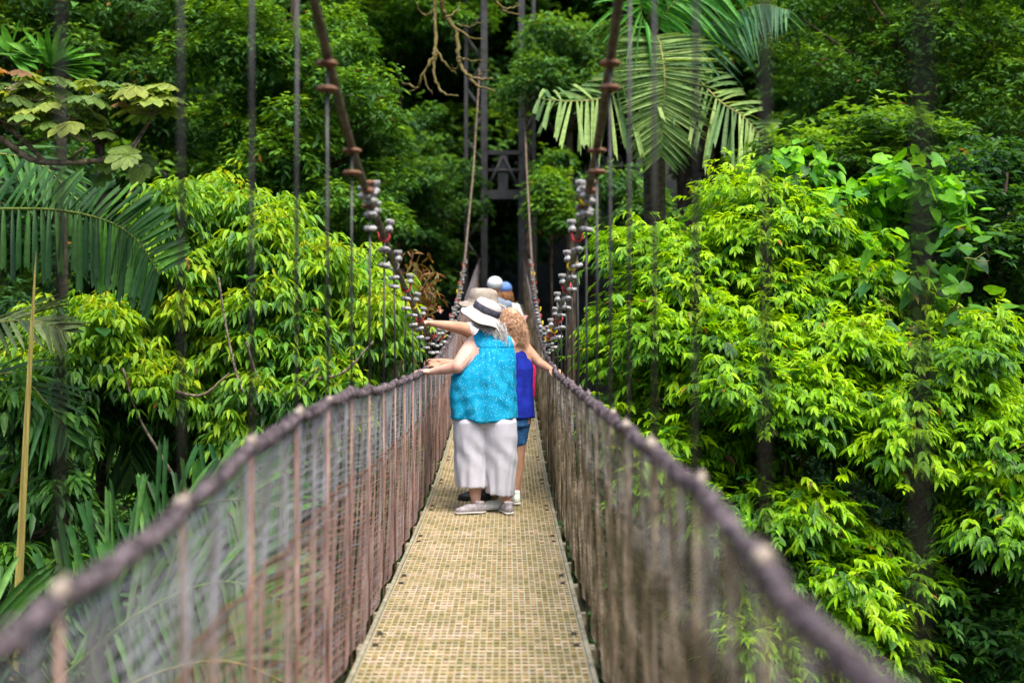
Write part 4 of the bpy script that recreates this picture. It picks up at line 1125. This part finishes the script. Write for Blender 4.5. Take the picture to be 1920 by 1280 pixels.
# trees added over the far landing to block the sky and darken the tower
for i, (x, y, z) in enumerate([(-4.5, 38, 12), (0.5, 37, 13.5), (5, 37, 12), (-2, 46, 12.5), (3, 46, 13)]):
    gz = float(ground_z(x, y))
    t = thing('forest_tree', 'tall forest tree added to shade the far landing of the bridge', 'tree', (x, y, gz), 'added shade trees over the far landing')
    hc = CZ + z - 2 - gz
    a = bpy.data.objects.new('trunk', trunk_mesh(hc, .26)); COL.objects.link(a); a.parent = t
    c = bpy.data.objects.new('crown', crowns[(i + 1) % 3]); COL.objects.link(c); c.parent = t; c.location = (0, 0, hc); c.rotation_euler = (0, 0, i); c.scale = (1.35, 1.35, 1.0)

mb = MB(); n = 9000; px_ = rng.uniform(-12, 12, n); py_ = rng.uniform(2, 32, n)
P = np.stack([px_, py_, ground_z(px_, py_) + rng.uniform(0, .8, n)], 1)
sprigs(mb, 'far', P, nrm(rvec(n) + [0, 0, 1.2]), rng.uniform(0, .8, n), PAL_DK, 2.6)
uc = mb.build('undergrowth', M['leaf_far']); tag(uc, 'dark leafy undergrowth covering the gorge floor', kind='stuff')

# palms ------------------------------------------------------------
def frond(parent, rach, n, L, Wd, up, col, down=.3, upf=.0, spread=.9, r=.012, jit=.12, both=True, Lprof=None, fold=.25, rc=(.30, .30, .08), colj=.15, drp=.25, name='frond', lift=(0, 0), T=None, Lk=(1, 1)):
    TT = T if T is not None else RIBBON
    dn = down if isinstance(down, tuple) else (down, down)
    """rach: polyline of the rachis, base to tip; leaflets on both sides"""
    P = spline(rach, 8); tan = nrm(np.gradient(P, axis=0)); mb = MB()
    tube(mb, P, np.linspace(r, r * .25, len(P)), 6, rc, False)
    seg = np.linspace(.12, .99, n); pos = seg * (len(P) - 1); i = pos.astype(int).clip(0, len(P) - 2); f = (pos - i)[:, None]
    B = P[i] * (1 - f) + P[i + 1] * f; Tn = nrm(tan[i]); up = np.asarray(up, float)
    S = nrm(np.cross(Tn, up)); U = np.cross(S, Tn)
    prof = np.sin(np.pi * np.clip(seg * .86 + .1, 0, 1)) ** .6 if Lprof is None else Lprof(seg)
    for k, sg in enumerate((-1, 1)):
        D = nrm(Tn * (spread(seg)[:, None] if callable(spread) else spread) + S * sg * 1.0 + U * lift[k] + np.array([0, 0, -dn[k]]) + rng.normal(0, jit, (n, 3)))
        Nn = nrm(U + rng.normal(0, .25, (n, 3)))
        LL = L * Lk[k] * prof * rng.uniform(.8, 1.12, n) * np.where(rng.random(n) < .07, .45, 1)
        cc = mixcol(col, rng.uniform(0, 1, n), colj, 0)
        leaves(mb, B, D, Nn, LL, Wd * rng.uniform(.8, 1.15, n), cc, drp * rng.uniform(.5, 1.4, n), fold, TT)
    return mb.build(name, M['palm'], parent)
GR = [(.012, .06, .014), (.025, .10, .018), (.07, .20, .02)]
OL = [(.08, .12, .05), (.16, .22, .08), (.26, .30, .12)]
def ptrunk(parent, base, top, r=.12):
    mb = MB(); pts = spline([base, (np.asarray(base) + top) / 2 + [.1, 0, 0], top], 8)
    tube(mb, pts, np.linspace(r * 1.2, r, len(pts)) * (1 + .05 * np.sin(np.arange(len(pts)) * 2.2)), 12); mb.build('trunk', M['bark_palm'], parent, True)
# big frond at left
d = 9.6; top = Q(-260, 520, d + .4)
pl = thing('palm', 'palm reaching in from the left with one large arching dark green frond', 'palm', (top[0], top[1], float(ground_z(top[0], top[1]))))
ptrunk(pl, (top[0], top[1], float(ground_z(top[0], top[1]))), top)
frond(pl, [top, Q(-100, 410, d + .2), Q(60, 392, d), Q(180, 408, d - .1), Q(250, 445, d - .15), Q(300, 515, d - .2)], 46, .56, .047, (.15, -.75, .75), GR, (-.75, 1.0), spread=.55, drp=.12, r=.02, jit=.08, rc=(.16, .22, .04), T=BLUNT, Lk=(.85, 1.0), fold=.3, Lprof=lambda s: 1 - .5 * s ** 3)
frond(pl, [top, Q(-160, 600, d), Q(-60, 610, d - .2), Q(50, 600, d - .3), Q(120, 620, d - .3)], 26, .5, .04, (.2, -.5, .8), OL, .1, spread=.9, drp=.1, r=.015)
frond(pl, [top, Q(-120, 720, d + .3), Q(20, 700, d + .2), Q(90, 760, d), Q(130, 820, d)], 26, .45, .04, (.2, -.6, .7), GR, .3, r=.015)
frond(pl, [top, Q(-200, 330, d + 1.4), Q(-80, 290, d + 1.5), Q(60, 300, d + 1.5), Q(150, 380, d + 1.4)], 30, .6, .05, (.2, -.6, .7), GR, .4, r=.015)
# fan at top left
d = 14; top = Q(96, 125, d)
fp = thing('fan_palm', 'small fan palm with bright spread leaflets above the lobed branch, upper left', 'palm', (top[0], top[1] + .3, float(ground_z(top[0], top[1]))))
ptrunk(fp, (top[0], top[1] + .3, float(ground_z(top[0], top[1]))), top + [0, .3, -.1], .05)
for (cx, cy, r0, a0, a1, n) in ((96, 125, .52, -150, 20, 17), (20, 100, .45, -170, 60, 13), (105, 122, .55, -25, 40, 8)):
    mb = MB(); a = np.radians(np.linspace(a0, a1, n)); D = np.stack([np.cos(a), -.35 * np.ones(n), -np.sin(a)], 1) if False else np.stack([np.cos(a), np.full(n, -.3), -np.sin(-a) * -.55], 1)
    leaves(mb, np.repeat(Q(cx, cy, d)[None], n, 0), D, np.tile([0, -.7, .7], (n, 1)) + rng.normal(0, .2, (n, 3)), rng.uniform(.8, 1.1, n) * r0, .10, mixcol([(.05, .18, .02), (.10, .30, .03), (.17, .40, .05)], rng.uniform(0, 1, n)), .12, .2, RIBBON)
    mb.build('fan_leaf', M['palm'], fp)
# pale based palm
d = 11.6; top = Q(190, 745, d)
pp = thing('palm', 'small palm with pale bleached leaf bases and dark hanging leaflets under the shrub tree', 'palm', (top[0], top[1], float(ground_z(top[0], top[1]))))
ptrunk(pp, (top[0], top[1], float(ground_z(top[0], top[1]))), top, .06)
frond(pp, [top, Q(160, 735, d), Q(110, 770, d - .1), Q(80, 850, d - .2)], 18, .55, .035, (0, -.5, .8), [(.45, .42, .3), (.12, .2, .06), (.5, .45, .35)], .6, r=.01)
frond(pp, [top, Q(215, 755, d - .3), Q(240, 800, d - .5), Q(250, 900, d - .5)], 30, .55, .035, (0, -.5, .8), GR[:2] + [(.12, .22, .06)], .7, r=.01)
frond(pp, [top, Q(225, 735, d), Q(265, 770, d), Q(300, 850, d)], 24, .5, .035, (0, -.5, .8), GR[:2] + [(.3, .3, .12)], .8, r=.01)
# lower left palm behind the net
d = 7.2; top = Q(60, 1330, d + .3)
lp = thing('palm', 'palm crown low behind the left net with broad blunt leaflets', 'palm', (top[0], top[1], float(ground_z(top[0], top[1]))))
ptrunk(lp, (top[0], top[1], float(ground_z(top[0], top[1]))), top, .10)
LG = [(.02, .075, .015), (.04, .12, .02), (.10, .22, .045)]
frond(lp, [top, Q(90, 1200, d + .1), Q(200, 1060, d), Q(330, 965, d), Q(450, 935, d), Q(560, 960, d)], 44, .62, .046, (.1, -.65, .7), LG, (.25, 1.0), spread=.5, drp=.15, r=.018, jit=.1, fold=.15, T=BLUNT, rc=(.14, .24, .05))
frond(lp, [top, Q(130, 1260, d - .3), Q(260, 1150, d - .4), Q(420, 1090, d - .4), Q(560, 1140, d - .4)], 36, .62, .055, (.1, -.6, .7), LG, (.1, 1.0), spread=.5, drp=.2, r=.018, fold=.15, T=BLUNT, rc=(.14, .24, .05))
frond(lp, [top, Q(20, 1250, d - .2), Q(-20, 1150, d - .3), Q(-80, 1120, d - .3)], 20, .5, .05, (.1, -.6, .7), LG, .3, r=.018)
frond(lp, [top, Q(150, 1330, d - .2), Q(300, 1260, d - .6), Q(430, 1240, d - .8), Q(560, 1290, d - .8)], 32, .58, .05, (.1, -.6, .7), LG, .6, r=.018, fold=.15, T=BLUNT)
frond(lp, [top, Q(140, 1240, d + 1.0), Q(260, 1040, d + 1.5), Q(420, 900, d + 1.6), Q(540, 860, d + 1.6)], 46, .38, .04, (.1, -.7, .6), GR, (-.3, .3), spread=.6, drp=.1, r=.018, lift=(.3, .3), jit=.16, T=BLUNT)
# centre right palm
d = 16; top = Q(1225, 70, d + .5)
cp = thing('palm', 'tall palm right of the cables with a broad oval frond facing the bridge', 'palm', (top[0], top[1], float(ground_z(top[0], top[1]))))
ptrunk(cp, (top[0], top[1], float(ground_z(top[0], top[1]))), top + [0, .1, 0], .14)
OLV = [(.07, .16, .045), (.15, .27, .07), (.28, .40, .11)]
frond(cp, [top, Q(1235, 75, d), Q(1246, 140, d - .3), Q(1244, 220, d - .35), Q(1240, 290, d - .3)], 92, .66, .042, (0, -1, .25), OLV, -.05, spread=lambda s: -.35 + 1.5 * s ** 1.6, drp=.10, r=.018, jit=.06, Lprof=lambda s: (.70 + 1.2 * s * (1 - s)) * (1 - .35 * s ** 4), rc=(.40, .34, .14), fold=.35)
frond(cp, [top, Q(1210, 110, d), Q(1150, 175, d - .2), Q(1080, 190, d - .3), Q(1010, 185, d - .3)], 26, .74, .06, (0, -.6, .8), OLV, (.95, -.1), spread=.4, drp=.2, r=.018, jit=.2, rc=(.30, .26, .08), T=BLUNT, Lk=(1, .8))
frond(cp, [top, Q(1290, 130, d), Q(1350, 190, d - .2), Q(1400, 225, d - .3), Q(1450, 290, d - .3)], 26, .74, .06, (.2, -.6, .8), OLV, (-.1, .95), spread=.25, drp=.2, r=.018, jit=.17, rc=(.34, .30, .10), T=BLUNT, Lk=(.8, 1))
frond(cp, [top, Q(1290, 90, d + .4), Q(1350, 40, d + .4), Q(1420, 10, d + .2), Q(1480, 20, d)], 44, .80, .04, (.1, -.5, .85), [(.03, .11, .05), (.06, .17, .07), (.10, .24, .09)], .55, spread=.5, drp=.3, r=.018, jit=.07)
frond(cp, [top, Q(1200, 20, d), Q(1200, -60, d - .1), Q(1180, -120, d - .2)], 22, .75, .07, (0, -.8, .5), [(.05, .2, .03), (.08, .30, .04), (.12, .36, .05)], .7, drp=.4, r=.018)
frond(cp, [top, Q(1260, 10, d + .3), Q(1330, -50, d + .3), Q(1400, -80, d + .2)], 30, .75, .07, (0, -.8, .5), [(.05, .2, .03), (.08, .30, .04), (.12, .36, .05)], .7, drp=.4, r=.018)

# lobed leaf branch, top left
d = 8.8
cb_base = Q(-420, 420, d + .6)
cec = thing('lobed_leaf_tree', 'tree branch reaching in at upper left with olive umbrella like lobed leaves', 'tree', (cb_base[0], cb_base[1], float(ground_z(cb_base[0], cb_base[1]))))
mb = MB()
tube(mb, spline([(cb_base[0], cb_base[1], float(ground_z(cb_base[0], cb_base[1]))), cb_base + [0, 0, -2], cb_base], 5), np.linspace(.10, .04, 11), 10)
pts = spline([cb_base, Q(-150, 240, d + .2), Q(-10, 258, d), Q(40, 288, d), Q(85, 304, d), Q(190, 301, d), Q(236, 284, d), Q(266, 250, d), Q(282, 222, d)], 6); tube(mb, pts, np.linspace(.034, .010, len(pts)) * (1 + .12 * np.sin(np.arange(len(pts)) * 2.5)), 9)
pts = spline([Q(-150, 240, d + .2), Q(-20, 225, d + .1), Q(30, 252, d + .05), Q(85, 304, d)], 5); tube(mb, pts, np.linspace(.024, .017, len(pts)), 8)
pts = spline([Q(20, 275, d), Q(60, 268, d + .15), Q(95, 258, d + .2)], 5); tube(mb, pts, np.linspace(.012, .008, len(pts)), 7)
pts = spline([Q(130, 300, d), Q(148, 285, d - .05), Q(160, 275, d - .05)], 4); tube(mb, pts, np.linspace(.013, .011, len(pts)), 7)
tube(mb, spline([Q(95, 303, d), Q(95, 315, d), Q(108, 318, d)], 4), .010, 7)
mb.build('branch', M['bark_pale'], cec, True)
nodes = [(282, 218, 11, 1), (255, 215, 8, 1), (160, 268, 9, 1), (262, 262, 3, 0), (95, 250, 9, 1), (30, 235, 11, 1), (-20, 215, 9, 1), (232, 290, 2, 0), (240, 200, 8, 1), (130, 225, 9, 1), (60, 190, 8, 1), (10, 170, 8, 1), (185, 190, 6, 1)]
ml = MB(); mp = MB()
LC = [(.08, .15, .035), (.13, .23, .05), (.18, .27, .055), (.28, .33, .06)]
def lobed(c, tocol, size, nrmv, k=9):
    a = np.arange(k) / k * 2 * np.pi + rng.uniform(0, 6); fx, fy = frame_of(nrmv)
    D = np.cos(a)[:, None] * fx + np.sin(a)[:, None] * fy - np.array([0, 0, .14])
    L = size * (.78 + .25 * np.cos(a - a[0])); cc = np.tile(tocol, (k, 1)) * rng.uniform(.85, 1.15, (k, 1))
    # each lobe as a pleated pair of strips so its veins read
    leaves(ml, np.repeat(c[None], k, 0), D, np.tile(nrmv, (k, 1)), L, L * .50, cc, .28, .16, LOBE)
_v = []; _q = []
ts = np.linspace(0, 1, 11); 
for i, t in enumerate(ts):
    w = .5 * (math.sin(math.pi * min(1, t * .62 + .10)) ** 1.1) * (1 if t < .8 else (1 - ((t - .8) / .2) ** 2 * .95)) * (.55 + .5 * min(1, t * 2.2)); z = .28 if i % 2 else 0
    _v += [(t, w * (1.0 + (.05 if i % 2 else -.04)), .5 + z), (t, w * .5, .25 + z * .8), (t, 0, 0), (t, -w * .5, .25 + z * .8), (t, -w * (1.0 + (.05 if i % 2 else -.04)), .5 + z)]
for i in range(10):
    for j in range(4): _q.append((i * 5 + j, i * 5 + 5 + j, i * 5 + 6 + j, i * 5 + 1 + j))
LOBE = tmpl(_v, [], _q)
for (nx, ny, k, up) in nodes:
    b = Q(nx, ny, d)
    for j in range(k):
        a = rng.uniform(0, 6.28); out = np.array([math.cos(a) * 1.0, math.sin(a) * .9, rng.uniform(.25, .95) if up else -.5]); out = nrm(out) * rng.uniform(.14, .30)
        c = b + out
        tube(mp, spline([b, b + out * .55 + [0, 0, -.01], c], 4), .0035, 5)
        young = up and rng.random() < .03
        col = (.24, .13, .05) if young else mixcol(LC, np.array([rng.random()]))[0]
        nv = nrm(np.array([out[0] * .6, out[1] * .6 - .05, .45 + max(0, out[2])]) + rng.normal(0, .04, 3)) if up else nrm(np.array([rng.normal(0, .3), -.7, .5]))
        lobed(c, col, rng.uniform(.11, .165) if not young else .10, nv)
ml.build('crown', M['leaf'], cec); mp.build('leaf_stalks', M['clip'], cec, True)

# hanging mossy bare branches
dm = 19
bb = thing('bare_branch', 'bare mossy yellow branches hanging down from above near the far tower', 'branch', tuple(Q(830, -160, dm)))
mb = MB()
root = Q(830, -160, dm)
for i, (pl_, r0) in enumerate([
    ([(830, -160), (812, -60), (814, 0), (816, 35), (818, 86), (810, 109), (794, 137), (783, 164), (755, 156)], .035), ([(817, 92), (814, 133), (822, 164), (837, 176), (861, 180)], .028),
    ([(818, 92), (833, 117), (857, 141)], .022), ([(830, -160), (829, 0), (833, 31), (857, 62), (859, 105), (872, 137), (892, 146), (923, 148)], .045),
    ([(870, 133), (892, 160), (931, 172)], .028), ([(857, 55), (880, 70), (911, 74)], .02), ([(860, 110), (880, 112), (911, 117)], .02), ([(794, 137), (800, 160), (812, 175)], .018),
    ([(830, -160), (900, -60), (931, 4), (951, 23), (974, 29)], .03), ([(940, 15), (960, 15), (975, 10)], .015), ([(815, 20), (795, 30), (780, 5)], .022), ([(857, 45), (880, 50), (905, 40)], .018), ([(783, 164), (770, 172), (760, 170)], .014), ([(862, 120), (850, 130), (846, 122)], .015),
    ([(892, 146), (905, 138), (915, 130)], .014), ([(835, 34), (855, 20), (862, 5)], .018)]):
    pts = spline([Q(x, y, dm + .25 * math.sin(i * 2 + q * .8)) if (x, y) != (830, -160) else root for q, (x, y) in enumerate(pl_)], 5)
    pts[1:] += rng.normal(0, .01, pts[1:].shape)
    tube(mb, pts, np.linspace(r0, r0 * .35, len(pts)) * rng.uniform(.8, 1.25, len(pts)), 7)
mb.build('boughs', M['moss_branch'], bb, True)

# long dry blade at the left
bl = MB(); d = 8.0
pts = spline([Q(18, 1420, d), Q(28, 1240, d), Q(40, 1000, d), Q(52, 760, d), Q(62, 580, d), Q(68, 472, d)], 10)
tt = np.linspace(0, 1, len(pts)); wd = (.029 * (1 - tt ** 1.6) + .002)
V = []; 
for p, w in zip(pts, wd): V += [p + [-w, 0, 0], p + [-w * .3, .010 * w / .034, 0], p + [0, -.002, 0], p + [w * .4, .012 * w / .034, 0], p + [w, -.003, 0]]
n = len(pts); V = np.array(V); V2 = V + [0, .003, 0]
q = [(i * 5 + j, i * 5 + j + 1, i * 5 + 6 + j, i * 5 + 5 + j) for i in range(n - 1) for j in range(4)]
bl.add(V, None, q); bl.add(V2, None, [x[::-1] for x in q])
bp = thing('dry_leaf_blade', 'tall dry yellow brown leaf blade standing upright at the left edge', 'leaf blade', (pts[0][0], pts[0][1], float(ground_z(pts[0][0], pts[0][1]))))
bl.build('blade', M['straw'], bp, True)
mb = MB(); tube(mb, [(pts[0][0], pts[0][1], float(ground_z(pts[0][0], pts[0][1]))), pts[0]], [.04, .018], 8); mb.build('stem', M['twig_green'], bp, True)

# dry fern with pink flower beside the left cable
d = 14
df = thing('dry_fern', 'rusty brown dried fern with bare twigs and one pink flower left of the hangers', 'fern', tuple(Q(775, 640, d)))
gzf = float(ground_z(*Q(775, 640, d)[:2]))
mb = MB(); tube(mb, spline([(Q(775, 640, d)[0], d, gzf), Q(778, 700, d), Q(780, 560, d)], 6), .02, 6)
for a in ([(780, 560), (790, 520), (785, 505), (770, 495)], [(780, 560), (800, 528), (812, 510)], [(782, 590), (800, 560), (822, 545)], [(778, 600), (760, 560), (752, 530)], [(782, 600), (805, 590), (824, 582)]):
    tube(mb, spline([Q(x, y, d) for x, y in a], 4), .008, 5)
mb.build('stems', M['moss_branch'], df, True)
mb = MB(); n = 420; P = Q(780, 560, d) + rng.normal(0, 1, (n, 3)) * [.13, .14, .22]
leaves(mb, P, rvec(n) + [0, 0, -.6], rvec(n) + [0, 0, 1], rng.uniform(.06, .13, n), .03, mixcol([(.12, .05, .015), (.26, .12, .03), (.14, .14, .03)], rng.random(n)), .3, .2, LEAF8); mb.build('fronds', M['leaf'], df)
mb = MB(); n = 7; leaves(mb, np.repeat(Q(826, 579, d - .05)[None], n, 0), rvec(n), rvec(n), .06, .04, np.tile((.62, .34, .33), (n, 1)), .1, .3, LEAF8); mb.build('flower', M['leaf'], df)

# ------------------------------------------------------------------ light, sky, camera
w = bpy.data.worlds.new('World'); sc.world = w; w.use_nodes = True
N = w.node_tree.nodes; L = w.node_tree.links; N.clear()
sky = N.new('ShaderNodeTexSky'); sky.sky_type = 'NISHITA'; sky.sun_disc = False
EL, AZ = 62, 150
sky.sun_elevation = math.radians(EL); sky.sun_rotation = math.radians(AZ); sky.air_density = 1.2; sky.dust_density = 4; sky.ozone_density = .6
bg = N.new('ShaderNodeBackground'); bg.inputs['Strength'].default_value = .15
wo = N.new('ShaderNodeOutputWorld'); L.new(sky.outputs[0], bg.inputs[0]); L.new(bg.outputs[0], wo.inputs[0])
sl = bpy.data.lights.new('sun', 'SUN'); sl.energy = 1.5; sl.angle = math.radians(30); sl.color = (1, .97, .90)
so = bpy.data.objects.new('sun', sl); COL.objects.link(so)
az = math.radians(AZ); el = math.radians(EL)
dirv = Vector((math.sin(az) * math.cos(el), math.cos(az) * math.cos(el), math.sin(el)))
so.rotation_euler = dirv.to_track_quat('Z', 'Y').to_euler(); so.location = (0, 0, 60)

cam = bpy.data.cameras.new('camera'); co = bpy.data.objects.new('camera', cam); COL.objects.link(co)
co.location = (0, 0, CZ); co.rotation_euler = (math.pi / 2, 0, 0)
cam.lens = 45; cam.sensor_width = 36; cam.shift_x = (960 - VX) / 1920; cam.shift_y = -(640 - VY) / 1920
cam.clip_start = .05; cam.clip_end = 2000
cam.dof.use_dof = True; cam.dof.focus_distance = 10.0; cam.dof.aperture_fstop = 1.55
sc.camera = co
sc.view_settings.view_transform = 'Standard'; sc.view_settings.look = 'None'; sc.view_settings.gamma = 1; sc.view_settings.exposure = 1.45
sc.render.engine = 'CYCLES'
sc.cycles.use_denoising = True
sc.cycles.max_bounces = 6; sc.cycles.diffuse_bounces = 4; sc.cycles.glossy_bounces = 2; sc.cycles.transmission_bounces = 4
sc.cycles.sample_clamp_indirect = 6
